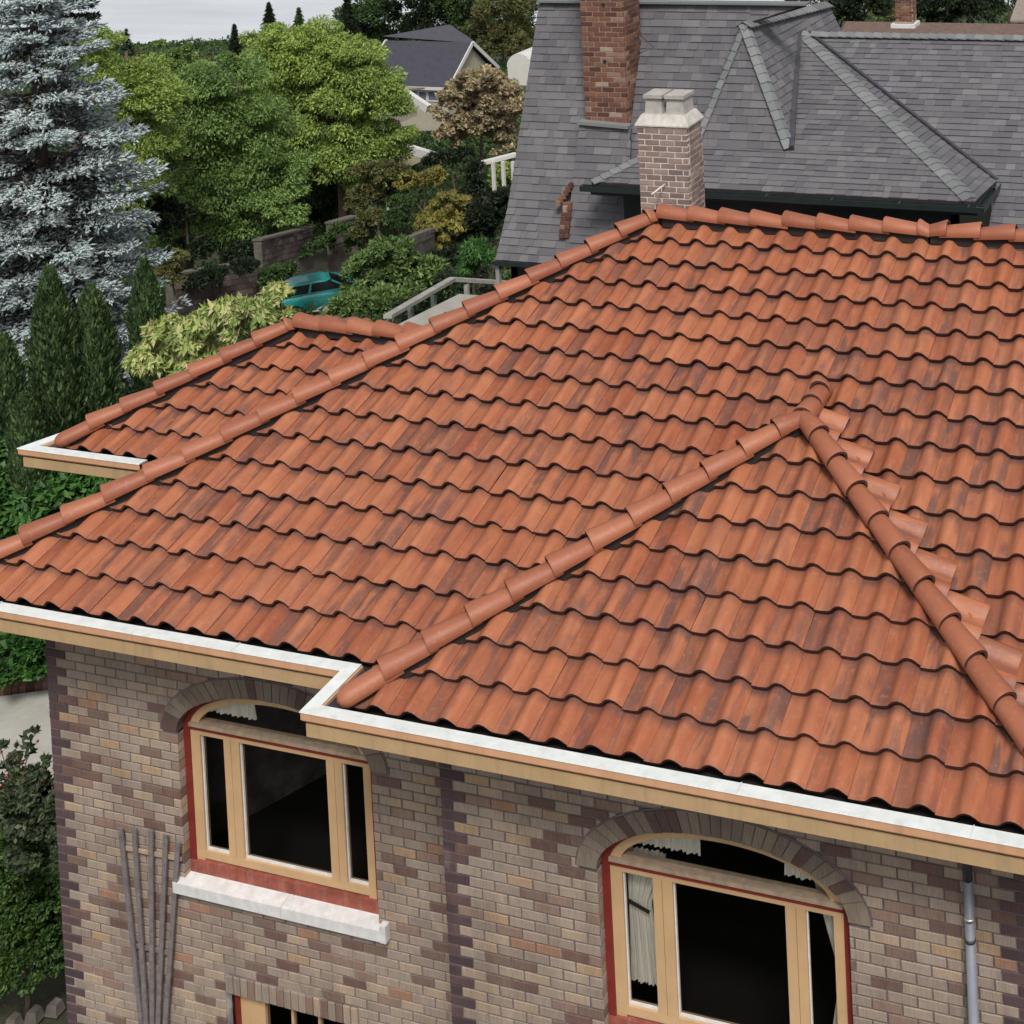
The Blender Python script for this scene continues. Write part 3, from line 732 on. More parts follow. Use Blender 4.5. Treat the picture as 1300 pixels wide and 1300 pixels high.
# ---- windows
def arch_z(x, a, b): return ZS+b*math.sqrt(max(0, 1-(x/a)**2))
def window_big(w_):
    cx, y = w_['cx'], w_['y']
    fr = empty  # noqa
    yf = y+.075
    # outer red brick mould: ring following the opening
    def ringpart(a0, b0, a1, b1, y0, y1, zb0, name, mat, par, zbi=None):
        zbi = zb0 if zbi is None else zbi
        mb = MB(); N = 40
        def loop(a, b, zb): return [(cx-a, zb)]+[(cx-a*math.cos(PI*k/N), ZS+b*math.sin(PI*k/N)) for k in range(N+1)]+[(cx+a, zb)]
        O = loop(a0, b0, zb0); I = loop(a1, b1, zbi)
        for i in range(len(O)-1):
            p, q, r_, s_ = O[i], O[i+1], I[i+1], I[i]
            mb.poly([(p[0], y0, p[1]), (q[0], y0, q[1]), (r_[0], y0, r_[1]), (s_[0], y0, s_[1])])
            mb.poly([(s_[0], y0, s_[1]), (r_[0], y0, r_[1]), (r_[0], y1, r_[1]), (s_[0], y1, s_[1])])
        return mb.build(name, mat, par)
    base = MB(); base.box((cx-AIN+.002, yf+.055, ZSILL-.0), (cx+AIN-.002, yf+.075, ZSILL+.015))
    win = base.build('window', M_FRAME, house, label='arched three-light window of the '+('main wall, half under the eave' if cx < 0 else 'projecting bay'))
    ringpart(AIN-.001, BIN-.001, AIN-.062, BIN-.05, yf, yf+.10, ZSILL+.02, 'brick_mould', M_RED, win)
    ringpart(AIN-.063, BIN-.051, AIN-.145, BIN-.112, yf+.015, yf+.10, ZSILL+.10, 'frame', M_FRAME, win)
    xl, xr = cx-AIN+.064, cx+AIN-.064
    b = MB(); b.box((xl, yf-.008, -1.312), (xr, yf+.09, -1.278)); b.build('transom_ledge', M_SASH, win)
    b = MB(); b.box((xl, yf+.004, -1.346), (xr, yf+.09, -1.3135)); b.build('transom_stripe', M_RED, win)
    b = MB(); b.box((xl, yf+.012, -1.388), (xr, yf+.09, -1.3475)); b.build('rail', M_FRAME, win)
    zt, zb = -1.389, ZSILL+.19
    gl = [(cx-.825, cx-.575), (cx-.415, cx+.475), (cx+.63, cx+.872)]
    xs = [(xl, gl[0][0]), (gl[0][1], gl[1][0]), (gl[1][1], gl[2][0]), (gl[2][1], xr)]
    for i, (a, c_) in enumerate(xs):
        if i in (1, 2):
            mcut = a+.075 if i == 1 else c_-.075
            for (p, q) in ((a, mcut-.002), (mcut+.002, c_)):
                b = MB(); b.box((p, yf+.014, zb), (q, yf+.085, zt)); b.build('mullion', M_FRAME, win)
        else: b = MB(); b.box((a, yf+.014, zb), (c_, yf+.085, zt)); b.build('stile', M_FRAME, win)
    b = MB(); b.box((xl, yf+.013, zb-.068), (xr, yf+.086, zb-.0015)); b.build('rail', M_FRAME, win)
    for (a, c_) in gl:
        b = MB(); b.poly([(a, yf+.055, zb), (c_, yf+.055, zb), (c_, yf+.055, zt), (a, yf+.055, zt)]); b.build('pane', M_GLASS, win)
        b = MB()
        for q in (((a, yf+.035, zb), (a+.010, yf+.054, zt)), ((c_-.010, yf+.035, zb), (c_, yf+.054, zt)), ((a+.011, yf+.035, zb), (c_-.011, yf+.054, zb+.014)), ((a+.011, yf+.035, zt-.010), (c_-.011, yf+.054, zt))): b.box(*q)
        b.build('glazing_bead', M_STONE, win)
    b = MB(); N = 24; ar, br_ = AIN-.14, BIN-.108
    loop = [(cx-ar*math.cos(PI*k/N), yf+.055, max(-1.278, ZS+br_*math.sin(PI*k/N))) for k in range(N+1)]
    b.poly(loop[::-1]); b.build('pane', M_GLASS, win)
    # red sloping wooden sill, then the stone sill on the wall
    b = MB(); b.hexa([(cx-AIN+.002, yf-.004, ZSILL-.02), (cx+AIN-.002, yf-.004, ZSILL-.02), (cx+AIN-.002, yf+.08, ZSILL-.02), (cx-AIN+.002, yf+.08, ZSILL-.02),
                      (cx-AIN+.002, yf-.004, ZSILL+.098), (cx+AIN-.002, yf-.004, ZSILL+.098), (cx+AIN-.002, yf+.08, ZSILL+.119), (cx-AIN+.002, yf+.08, ZSILL+.119)]); b.build('wood_sill', M_REDSILL, win)
    b = MB(); xa, xb = cx-AIN-.085, cx+AIN+.105
    for (p, q) in ((xa, cx+.05), (cx+.054, xb-.06)):
        b.hexa([(p, y-.060, ZSILL-.122), (q, y-.060, ZSILL-.122), (q, y+.10, ZSILL-.122), (p, y+.10, ZSILL-.122), (p, y-.060, ZSILL-.028), (q, y-.060, ZSILL-.028), (q, y+.10, ZSILL-.004), (p, y+.10, ZSILL-.004)])
    b.box((xb-.058, y-.063, ZSILL-.124), (xb, y-.002, ZSILL+.02)); b.build('stone_sill', M_STONE, win)
    return win
for w_ in WIN: window_big(w_)
# lower window
yf = WYM+.06; a, b_, z0, z1 = H3
low = MB(); low.box((a+.001, yf+.06, z0), (b_-.001, yf+.07, z0+.05)); low = low.build('window', M_FRAME, house, label='small lower window with glazing bars under a soldier course')
m_ = MB(); m_.box((a+.001, yf-.02, z0), (a+.045, yf+.08, z1-.001)); m_.box((b_-.045, yf-.02, z0), (b_-.001, yf+.08, z1-.001)); m_.build('brick_mould', M_RED, low)
m_ = MB(); m_.box((a+.046, yf, z0+.05), (a+.30, yf+.06, z1-.002)); m_.box((b_-.12, yf, z0+.05), (b_-.046, yf+.06, z1-.002)); m_.box((a+.30, yf, z1-.05), (b_-.12, yf+.06, z1-.003)); m_.build('frame', M_FRAME, low)
for k in range(2):
    m_ = MB(); xx = a+.30+(b_-.12-a-.30)*(k+1)/3; m_.box((xx-.012, yf+.01, z0+.05), (xx+.012, yf+.05, z1-.05)); m_.build('glazing_bar', M_FRAME, low)
m_ = MB(); m_.poly([(a+.30, yf+.03, z0), (b_-.12, yf+.03, z0), (b_-.12, yf+.03, z1-.05), (a+.30, yf+.03, z1-.05)]); m_.build('pane', M_GLASS, low)

# curtains behind the glass: things of their own
def curtain(label, x0, x1, ztop, zbot, y, tie=None, side=1, folds=9, waist=.45):
    mb = MB(); NX = folds*8; NZ = 26; v = []
    for j in range(NZ+1):
        t = j/NZ; z = ztop+(zbot-ztop)*t
        for i in range(NX+1):
            s_ = i/NX; w = 1.0
            if tie is not None:
                d = (z-tie)/(ztop-tie) if z > tie else (tie-z)/(tie-zbot)
                w = waist+(1-waist)*(min(1, abs(d))**.8)*(1 if z > tie else .42)
            xx = (x0+(x1-x0)*s_*w) if side > 0 else (x1-(x1-x0)*(1-s_)*w)
            ph = 2*PI*folds*s_; mb.v.append((xx+.004*math.sin(ph*.5+3*t), y+.010*math.sin(ph)*(.5+.5*w)+.008*math.sin(ph*.37+5*t), z))
    for j in range(NZ):
        for i in range(NX): k = j*(NX+1)+i; mb.f.append((k, k+1, k+NX+2, k+NX+1)); mb.sm.append(True)
    e = empty('curtain', ((x0+x1)/2, y, zbot), label, 'curtain', 'curtains hanging behind the arched windows'); mb.build('fabric', M_CURTAIN, e)
    if tie is not None:
        tb = MB(); xw = x0+(x1-x0)*waist if side > 0 else x1-(x1-x0)*waist
        p = (x0-.01, y-.04, tie+.03) if side > 0 else (x1+.01, y-.04, tie+.03); q = (xw+.01, y-.045, tie-.035) if side > 0 else (xw-.01, y-.045, tie-.035)
        tb.bar(p, q, .018, .016); tb.build('tie_band', M_DARK, e)
cx = WIN[1]['cx']
curtain('cream curtain tied back at the left of the bay window', cx-.86, cx-.52, -1.30, -2.36, WYB+.24, tie=-1.72, side=1, folds=8, waist=.55)
curtain('cream curtain swept aside at the right of the bay window', cx+.60, cx+.93, -1.05, -2.45, WYB+.24, tie=-1.95, side=-1, folds=6, waist=.30)
curtain('pleated cream curtain top in the left of the bay window arch', cx-.80, cx-.22, -.90, -1.23, WYB+.20, folds=13)
curtain('short cream curtain in the right shoulder of the bay window arch', cx+.44, cx+.80, -.98, -1.25, WYB+.20, folds=7)
cx = WIN[0]['cx']
curtain('pale curtain gathered in the top left of the main wall window', cx-.80, cx-.28, -.90, -1.22, WYM+.17, folds=9)

# downspout
dp = MB(); xd, yd = 4.37, WYB-.06
dp.tube([(xd-.0, yd-.42, -.22), (xd, yd-.30, -.34), (xd, yd-.02, -.62), (xd, yd, -.80)], .034, 12); dpo = dp.build('downspout', M_LEAD, house)
dp = MB(); dp.tube([(xd, yd, -.80), (xd, yd, ZB)], .035, 14); dp.build('pipe', M_PIPE, dpo)
for z_ in (-1.07, -1.22, -1.92, -2.6):
    dp = MB(); dp.tube([(xd, yd, z_-.012), (xd, yd, z_+.012)], .0395, 14); dp.build('pipe_band', M_STEEL if z_ == -1.07 else M_LEAD, dpo)

# fan trellis
tr = empty('trellis', (-3.1, .44, -5.2), 'grey wooden fan trellis leaning on the wall left of the arched window', 'trellis')
for p, q in zip([(-3.417, -2.278), (-3.266, -2.247), (-3.082, -2.23), (-2.922, -2.242), (-2.794, -2.288)], [(-3.30, -4.03), (-3.245, -4.02), (-3.178, -4.0), (-3.115, -3.99), (-3.035, -3.97)]):
    f = (5.15-4.03)/(4.03-2.28); e = (q[0]+(q[0]-p[0])*f*.6, q[1]+(q[1]-p[1])*f)
    b = MB(); b.bar((p[0], .445, p[1]), (q[0], .435, q[1]), .046, .016, up=(0, 1, 0)); b.bar((q[0], .435, q[1]), (e[0], .43, e[1]), .038, .02, up=(0, 1, 0)); b.build('lath', M_WOOD, tr)
for (z_, x0, x1) in ((-2.47, -3.43, -2.79), (-3.35, -3.37, -2.95)):
    b = MB(); b.bar((x0, .468, z_), (x1, .468, z_+.015), .03, .018, up=(0, 1, 0)); b.build('crossbar', M_WOOD if z_ < -3 else M_SASH, tr)

# brick chimneys
def brick_stack(root, x0, x1, y0, y1, z0, z1, bl, bh, mat, mort, seed, name='shaft', mj=.011):
    rg = random.Random(seed)
    core = MB(); core.box((x0+.008, y0+.008, z0), (x1-.008, y1-.008, z1)); core = core.build(name, mort, root)
    nb = 0
    for r in range(int((z1-z0)/bh)):
        za = z1-(r+1)*bh+mj; zb = z1-r*bh; odd = r % 2
        x = x0-(bl/2 if odd else 0)
        while x < x1-.01:
            a, b = max(x, x0)+mj/2, min(x+bl, x1)-mj/2; x += bl
            if b-a < .03: continue
            v, f = brick_data(a, b, za, zb, y0, rg, .06); me = bpy.data.meshes.new('brick'); me.from_pydata(v, [], f); me.materials.append(mat)
            link(bpy.data.objects.new('brick', me), core); nb += 1
        y = y0+.062-(bl/2 if not odd else 0)
        for side in (1, 0):
            V = []; F = []; yy = y
            while yy < y1-.01:
                a, b = max(yy, y0+.062)+mj/2, min(yy+bl, y1)-mj/2; yy += bl
                if b-a < .03: continue
                v, f = brick_data(a, b, za, zb, 0, rg, .06)
                if side: v = [(x1-q[1], q[0], q[2]) for q in v]
                else: v = [(x0+q[1], q[0], q[2]) for q in v]; f = [g[::-1] for g in f]
                if side and nb < 290:
                    me = bpy.data.meshes.new('brick'); me.from_pydata(v, [], f); me.materials.append(mat); link(bpy.data.objects.new('brick', me), core); nb += 1
                else: k = len(V); V += v; F += [tuple(k+i for i in g) for g in f]
            if V:
                me = bpy.data.meshes.new('brick'); me.from_pydata(V, [], F); me.materials.append(mat); o = bpy.data.objects.new('brick', me); link(o, core); o['kind'] = 'stuff'
    return core
CY = 7.2
p = aty(806, 155, CY); q = aty(872, 155, CY)
cx0, cx1, ctop = p[0]+.02, q[0]+.0, p[2]
def frustum(mb, x0, x1, y0, y1, z0, z1, ins):
    mb.hexa([(x0,y0,z0),(x1,y0,z0),(x1,y1,z0),(x0,y1,z0),(x0+ins,y0+ins,z1),(x1-ins,y0+ins,z1),(x1-ins,y1-ins,z1),(x0+ins,y1-ins,z1)])
ch = brick_stack(house, cx0, cx1, CY, CY+.50, .6, ctop-.0, .205, .0745, M_CHIMBRICK, M_MORTARL, 21, 'chimney', .015)
ch['label'] = 'short mauve brick chimney with two pale clay pots'
mb = MB(); frustum(mb, cx0-.02, cx1+.02, CY-.02, CY+.52, ctop-.03, ctop+.09, .07); mb.box((cx0-.02, CY-.02, ctop-.045), (cx1+.02, CY+.52, ctop-.031)); mb.build('crown', M_CROWN, ch)
mid = (cx0+cx1)/2-.0
for (a, b) in ((cx0+.08, mid-.022), (mid+.022, cx1-.07)):
    mb = MB(); frustum(mb, a, b, CY+.09, CY+.42, ctop+.07, ctop+.29, .018); mb.box((a-.006, CY+.075, ctop+.291), (b+.006, CY+.435, ctop+.335)); mb.build('chimney_pot', M_PANEL, ch)
mb = MB(); mb.tube([tuple(aty(827, 247, CY-.25)), tuple(aty(844, 234, CY-.02))], .011, 6); mb.build('roof_bracket', M_STONE, house)

# ------------------------------------------------------------------ the grey shingled house behind
nb = empty('shingled_house', (0, 12, -5.2), 'house with steep grey shingle roofs and a tall red chimney behind the tiled ridge', 'house')
SHQ = []
def clip2(poly, x0, x1, y0, y1):
    for ax, lim, sgn in ((0, x0, 1), (0, x1, -1), (1, y0, 1), (1, y1, -1)):
        out = []
        for i in range(len(poly)):
            a, b = poly[i], poly[(i+1) % len(poly)]; da, db = (a[ax]-lim)*sgn, (b[ax]-lim)*sgn
            if da >= 0: out.append(a)
            if (da >= 0) != (db >= 0): t = da/(da-db); out.append((a[0]+(b[0]-a[0])*t, a[1]+(b[1]-a[1])*t))
        poly = out
        if not poly: return []
    return poly
def shingles(ro, poly, expo=.118, seed=1, base=True, mat=None):
    """asphalt tabs laid course by course on the plane of poly (3-D points)"""
    P = [V3([float(c) for c in p]) for p in poly]
    n = V3((0, 0, 0))
    for i in range(1, len(P)-1): n += (P[i]-P[0]).cross(P[i+1]-P[0])
    n.normalize()
    if n.dot(V3(CAM.tolist())-P[0]) < 0: n = -n
    U = V3((0, 0, 1)).cross(n).normalized(); G = n.cross(U).normalized()
    if G.z < 0: G = -G; U = -U
    o = P[0]; q = [((p-o).dot(U), (p-o).dot(G)) for p in P]
    # convex pieces are assumed
    rg = random.Random(seed); y0 = min(p[1] for p in q); y1 = max(p[1] for p in q); xa = min(p[0] for p in q); xb = max(p[0] for p in q)
    r = 0; y = y0
    while y < y1:
        x = xa-rg.uniform(0, .3)
        while x < xb:
            w = rg.choice((.10, .14, .18, .24, .30, .17)); pc = clip2(q, x, x+w-.003, y, y+expo); x += w
            if len(pc) < 3: continue
            A = sum(pc[i][0]*pc[(i+1) % len(pc)][1]-pc[(i+1) % len(pc)][0]*pc[i][1] for i in range(len(pc)))/2
            if abs(A) < .0006: continue
            if A < 0: pc = pc[::-1]
            t = rg.choice((.008, .015, .019)); top = []
            hgt = lambda yy: .001+t*(1-(yy-y)/expo)
            top = [o+U*a+G*b+n*hgt(b) for a, b in pc]; v = [tuple(p) for p in top]; f = [tuple(range(len(pc)))]; k = len(v)
            for i in range(len(pc)):                       # butt and side edges give each tab its thickness
                j = (i+1) % len(pc)
                v += [tuple(o+U*pc[i][0]+G*pc[i][1]), tuple(o+U*pc[j][0]+G*pc[j][1])]; f.append((j, i, k, k+1)); k += 2
            c = np.mean(v, 0); z = CAM_R@(c-CAM); px_ = z[0]/z[2]*FPX+PPX
            py_ = z[1]/z[2]*FPX+PPY
            SHQ.append((z[2]+(50 if not (0 < px_ < 1300 and 0 < py_ < 262) else 0), ro, v, f, mat or M_SHING))
        y += expo; r += 1
def plane_pt(o, n): return lambda x, y: V3(atplane(x, y, o, np.array(n)).tolist())
def solid(ro_name, pts, label=None, parent=None, depth=.06, mat=None):
    P = [V3([float(c) for c in p]) for p in pts]; mb = MB(); mb.poly(P); mb.poly([p-V3((0, 0, depth)) for p in P][::-1])
    for i in range(len(P)): j = (i+1) % len(P); mb.poly([P[i], P[j], P[j]-V3((0, 0, depth)), P[i]-V3((0, 0, depth))])
    return mb.build(ro_name, mat or M_DARK, parent or nb, label=label)
YG = 9.3
cR = aty(1237, 259, YG); cL = aty(751, 230, YG); zg = (cR[2]+cL[2])/2; cR = np.array([cR[0], YG, zg]); cL = np.array([cL[0], YG, zg])
a_w = math.radians(24.295); run = 3.44; AW = np.array([cR[0]-run, YG+run, zg+run*math.tan(a_w)])
nW = np.array([0, -math.sin(a_w), math.cos(a_w)])
VY = 10.307; RA = math.atan((AW[2]-zg)/(AW[1]-VY))
VE = np.array([cR[0]+.12, VY, zg-.0])
onW = lambda x, y: atplane(x, y, cR, nW)
J1, J2 = onW(882, 188), onW(1005, 188)
yJ = (J1[1]+J2[1])/2; zJ = zg+(yJ-YG)*math.tan(a_w)
# wing front slope : gutter -> J line, and the part right of the valley pipe up to the apex
hw = np.array([cL[0]+(yJ-YG), yJ, zJ])
r1 = solid('roof', [cL, cR, (cR[0]-(yJ-YG), yJ, zJ), hw], 'low front slope above the dark gutter')
shingles(r1, [cL, cR, (cR[0]-(yJ-YG), yJ, zJ), hw], seed=31)
_u = .34; _w = [hw, (J2[0]-.02, yJ, zJ), (J2[0]-.02, yJ+_u, zJ+_u*math.tan(a_w)), (hw[0]+_u, yJ+_u, zJ+_u*math.tan(a_w))]
r1c = solid('roof', _w, 'upper edge of the low front slope'); shingles(r1c, _w, seed=41)
r1b = solid('roof', [(J2[0]-.02, yJ, zJ), (cR[0]-(yJ-YG), yJ, zJ), AW], 'front hip slope right of the valley')
shingles(r1b, [(J2[0]-.02, yJ, zJ), (cR[0]-(yJ-YG), yJ, zJ), AW], seed=32)
r2 = solid('roof', [cR, VE, AW], 'narrow side slope beside the long hip')
shingles(r2, [cR, VE, AW], seed=33)
lh = (cL[0]+.0, YG+1.6, zg)
r2b = solid('roof', [cL, hw, lh]); 
# right-hand main slope
rn = np.array([0, -math.sin(RA), math.cos(RA)]); slR = math.tan(RA)
zR = lambda y: AW[2]-(AW[1]-y)*slR
yb = 8.2
polyR = [AW, VE, (VE[0], yb, zR(yb)), (9.5, yb, zR(yb)), (9.5, AW[1], AW[2])]
r3 = solid('roof', polyR, 'main grey slope at the right'); shingles(r3, polyR, seed=34)
solid('roof', [AW, (9.5, AW[1], AW[2]), (9.5, AW[1]+3.5, AW[2]-2.4), (AW[0], AW[1]+3.5, AW[2]-2.4)])
# steep left slope, with a flared foot
a_s = math.radians(66); yS = yJ+.30; zS = zJ+.30*math.tan(a_w); oS = (0, yS, zS); nS = np.array([0, -math.sin(a_s), math.cos(a_s)])
S = lambda x, y: atplane(x, y, oS, nS)
tl = S(685, 2); bl = S(645, 262); yk, zk = bl[1], bl[2]; ytop, ztop_ = tl[1], tl[2]; xr = S(1000, 5)[0]
a_t = math.radians(65.5); nT = np.array([0, -math.sin(a_t), math.cos(a_t)]); T_ = lambda x, y: atplane(x, y, (0, yJ, zJ), nT)
TA = T_(945, 30); TB = np.array([J1[0]-.02, yJ-.004, zJ]); TC = np.array([J2[0], yJ-.004, zJ])
nTR = np.cross(AW-TA, TC-TA); nTR /= np.linalg.norm(nTR)
TE_ = atplane(1050, 4, TA, nTR); TF = atplane(1080, 62, TA, nTR)
_dir = np.cross(nS, nTR); _A = np.array([nS, nTR, [0, 0, 1.]])
Pz = lambda z: np.linalg.solve(_A, [nS@np.array(oS), nTR@TA, z])
_rg = TE_-TA; _t = ((np.array(oS)-TA)@nS)/(_rg@nS); P9 = TA+_rg*_t; PL = Pz(zS-.05); top9 = (P9[0], ytop, ztop_); se = S(1024, 7)
polyS = [(bl[0], yk, zk), (PL[0], yk, zk), PL, P9, top9, (tl[0], ytop, ztop_)]
r4 = solid('roof', polyS, 'steep left slope up to the top ridge', depth=.03); shingles(r4, polyS, seed=35)
pB = [P9, (se[0], ytop, ztop_), top9]; shingles(r4, pB, seed=45); solid('roof', pB, depth=.03)
a_f = math.radians(50); nF = np.array([0, -math.sin(a_f), math.cos(a_f)]); F_ = lambda x, y: atplane(x, y, (0, yk, zk), nF)
fb = F_(629, 330); yf_, zf_ = fb[1], fb[2]
polyF = [(fb[0], yf_, zf_), (-1.9, yf_, zf_), (-1.9, yk, zk), (bl[0], yk, zk)]
r5 = solid('roof', polyF, 'flared foot of the steep slope'); shingles(r5, polyF, seed=36)
xr = se[0]; solid('roof', [(tl[0], ytop, ztop_), (P9[0]-.02, ytop, ztop_), (P9[0]-.6, ytop+2.2, ztop_-2.6), (tl[0], ytop+2.2, ztop_-2.6)], depth=.1)
mb = MB(); mb.bar((tl[0], ytop, ztop_+.015), (xr+.02, ytop, ztop_+.015), .22, .03); mb.build('ridge_cap', M_SHCAP, nb)
# cross roof with a steep front triangle
r6 = solid('roof', [TB, TC, TA], 'steep triangular front of the cross roof', depth=.05); shingles(r6, [TB, TC, TA], seed=37)
r7 = solid('roof', [TA, TC, AW, TF, TE_], 'right slope of the cross roof', depth=.02); shingles(r7, [TA, TC, AW, TF, TE_], seed=38)
# hip and ridge shingle caps
def flatcaps(ro, A, B, w=.20, expo=.15, n1=None, n2=None, seed=1, droop=.35):
    A = V3([float(c) for c in A]); B = V3([float(c) for c in B]); d = (B-A); Lg = d.length; d.normalize(); s_ = d.cross(V3((0, 0, 1))).normalized(); u = s_.cross(d).normalized()
    k = 0; rg = random.Random(seed)
    while k < Lg:
        e = min(k+expo+.02, Lg); a = A+d*k; b = A+d*e; j = rg.uniform(-.004, .004)
        up0, up1 = u*(.045+j), u*.028
        v = [a+up0, a+s_*w/2+up0-u*droop*w/2, b+s_*w/2+up1-u*droop*w/2, b+up1, b-s_*w/2+up1-u*droop*w/2, a-s_*w/2+up0-u*droop*w/2]
        t = u*.014; v2 = [p-t for p in v]
        mesh = bpy.data.meshes.new('hip_shingle'); F = [(0, 1, 2, 3), (0, 3, 4, 5), (1, 0, 6, 7), (0, 5, 11, 6), (2, 1, 7, 8), (5, 4, 10, 11), (3, 2, 8, 9), (4, 3, 9, 10)]
        mesh.from_pydata([tuple(p) for p in v+v2], [], F); mesh.materials.append(M_SHCAP); link(bpy.data.objects.new('hip_shingle', mesh), ro); k += expo
flatcaps(r1b, cR+np.array([-.06, .06, .02]), AW, w=.25, seed=1, droop=.30); flatcaps(r3, AW, (9.5, AW[1], AW[2]), w=.26, seed=2); flatcaps(r6, TC+np.array([-.01, 0, .03]), TA, w=.19, seed=3, droop=.5); flatcaps(r6, TB, TA, w=.17, seed=4, droop=.4); flatcaps(r7, TA-(TE_-TA)/np.linalg.norm(TE_-TA)*.06, TE_, w=.26, seed=5, droop=.6); flatcaps(r1, cL, hw, w=.22, seed=6)
SHQ.sort(key=lambda t: t[0]); rs_ = {}
for i, (d, ro, v, f, mt) in enumerate(SHQ):
    if i < 300:
        me = bpy.data.meshes.new('shingle'); me.from_pydata(v, [], f); me.materials.append(mt); link(bpy.data.objects.new('shingle', me), ro)
    else: rs_.setdefault(ro.name, (ro, []))[1].append((v, f))
for ro, lst in rs_.values():
    V = []; F = []
    for v, f in lst: b = len(V); V += v; F += [tuple(b+k for k in q) for q in f]
    me = bpy.data.meshes.new('shingle'); me.from_pydata(V, [], F); me.materials.append(M_SHING); o = bpy.data.objects.new('shingle', me); link(o, ro); o['kind'] = 'stuff'
# valley flashings
mb = MB(); a = V3(TC.tolist())+V3((.03, -.04, .05)); b = V3(AW.tolist())+V3((-.03, -.12, .05)); mb.bar(a, b, .07, .07); mb.build('valley_flashing', M_LEAD, nb, label='dark metal valley strip below the dormer')
mb = MB(); mb.bar(V3([float(c) for c in VE])+V3((0, 0, .03)), V3(AW.tolist())+V3((.1, 0, .03)), .05, .03); mb.build('valley_flashing', M_LEAD, nb)
# gutters and the dark walls under them
for (p, q) in (((cL[0]-.12, YG-.10, zg-.055), (cR[0]+.14, YG-.10, zg-.055)), ((cR[0]+.10, YG-.14, zg-.055), (VE[0]+.02, VY, zg-.055))):
    mb = MB(); mb.bar(p, q, .09, .014); mb.bar((p[0], p[1], p[2]+.035), (q[0], q[1], q[2]+.035), .012, .07)
    dv = V3(q)-V3(p); sdv = dv.cross(V3((0, 0, 1))).normalized()*.05
    mb = MB(); mb.bar(V3(p)-V3((0, 0, .03)), V3(q)-V3((0, 0, .03)), .10, .012); mb.bar(V3(p)+sdv, V3(q)+sdv, .012, .075); mb.bar(V3(p)-sdv, V3(q)-sdv, .012, .075); mb.build('gutter', M_BLACKGREEN, nb)
    k = 0
    while k < dv.length:
        c_ = V3(p)+dv.normalized()*k; mb = MB(); mb.bar(c_-sdv*1.1+V3((0, 0, .035)), c_+sdv*1.1+V3((0, 0, .035)), .02, .008); mb.build('gutter_strap', M_LEAD, nb); k += .95
mb = MB(); mb.box((cL[0]+.35, YG+.30, -5.2), (cR[0]-.3, YG+.4, zg-.05)); mb.box((cR[0]-.4, YG+.3, -5.2), (cR[0]-.3, 12, zg-.05)); mb.box((cL[0]+.0, YG-.05, zg-.16), (cR[0]+.05, YG+.35, zg-.13))
mb.box((fb[0]+.12, yf_+.25, -5.2), (cL[0]+.4, yf_+.35, zf_+.1)); mb.box((fb[0]+.12, yf_+.25, -5.2), (fb[0]+.22, 12.5, zf_+.1)); mb.box((cR[0]-.3, yb+.4, -5.2), (9.4, yb+.5, zR(yb)))
mb.build('wall', M_BLACKGREEN, nb)
mb = MB(); mb.bar((fb[0]-.02, yf_-.02, zf_-.035), (cL[0]+.3, yf_-.02, zf_-.035), .05, .06); mb.build('fascia', M_BLACKGREEN, nb)
pb = aty(633, 352, yf_+.05); mb = MB(); mb.box((pb[0]-.03, yf_+.02, pb[2]-2), (pb[0]+.03, yf_+.08, zf_-.07)); mb.build('post', M_RAIL, nb)
# gable wall on the left end
mb = MB(); mb.poly([(fb[0]+.14, yf_+.2, zf_), (bl[0]+.08, yk+.02, zk-.05), (tl[0]+.08, ytop, ztop_-.08), (tl[0]+.08, ytop+2.2, ztop_-2.7), (tl[0]+.08, ytop+2.2, -5.2), (tl[0]+.08, yf_+.3, -5.2)]); mb.build('gable_wall', M_GREIGE, nb)
# tall red chimney rising through the steep slope
c0 = S(743, 155); c1 = S(797, 157); cy0 = c0[1]-.12; x0_ = aty(743, 155, cy0)[0]; x1_ = aty(797, 157, cy0)[0]
tall = brick_stack(nb, x0_, x1_, cy0, cy0+.62, c0[2]-.35, ztop_+1.7, .205, .077, M_REDBRICK, M_MORTARR, 22, 'chimney', .012)
tall['label'] = 'tall weathered red brick chimney'
for (x, y) in ((766, 6), (768, 78)):
    p = aty(x, y, cy0); mb = MB(); mb.tube([(p[0], cy0-.012, p[2]), (p[0], cy0+.02, p[2])], .028, 10); mb.build('weep_hole', M_DARK, tall)
p = aty(811, 43, cy0+.3); q_ = aty(830, 60, cy0+.2); r_ = aty(811, 68, cy0+.2)
mb = MB(); mb.tube([tuple(p), tuple(q_)], .008, 6); mb.tube([tuple(q_), tuple(r_)], .006, 6); mb.build('stay_bracket', M_LEAD, nb)
# shingled chimney breast under it
yc = yJ-.42
P1, P2, P3, P4 = S(742, 157), S(806, 163), S(806, 330), S(722, 330)
off = nS*.16
br = [np.array(p)+off for p in (P4, P3, P2, P1)]
r8 = solid('roof', br, 'shingled shoulder under the tall chimney', depth=.2); SHQ = []
shingles(r8, br, seed=40)
V = []; F = []
for d, ro, v, f, mt in SHQ: b = len(V); V += v; F += [tuple(b+k for k in q) for q in f]
me = bpy.data.meshes.new('shingle'); me.from_pydata(V, [], F); me.materials.append(M_SHING); o = bpy.data.objects.new('shingle', me); link(o, r8); o['kind'] = 'stuff'
mb = MB(); mb.bar(br[3]+nS*.02, br[2]+nS*.02, .16, .05); mb.build('flashing_cap', M_SHCAP, nb)
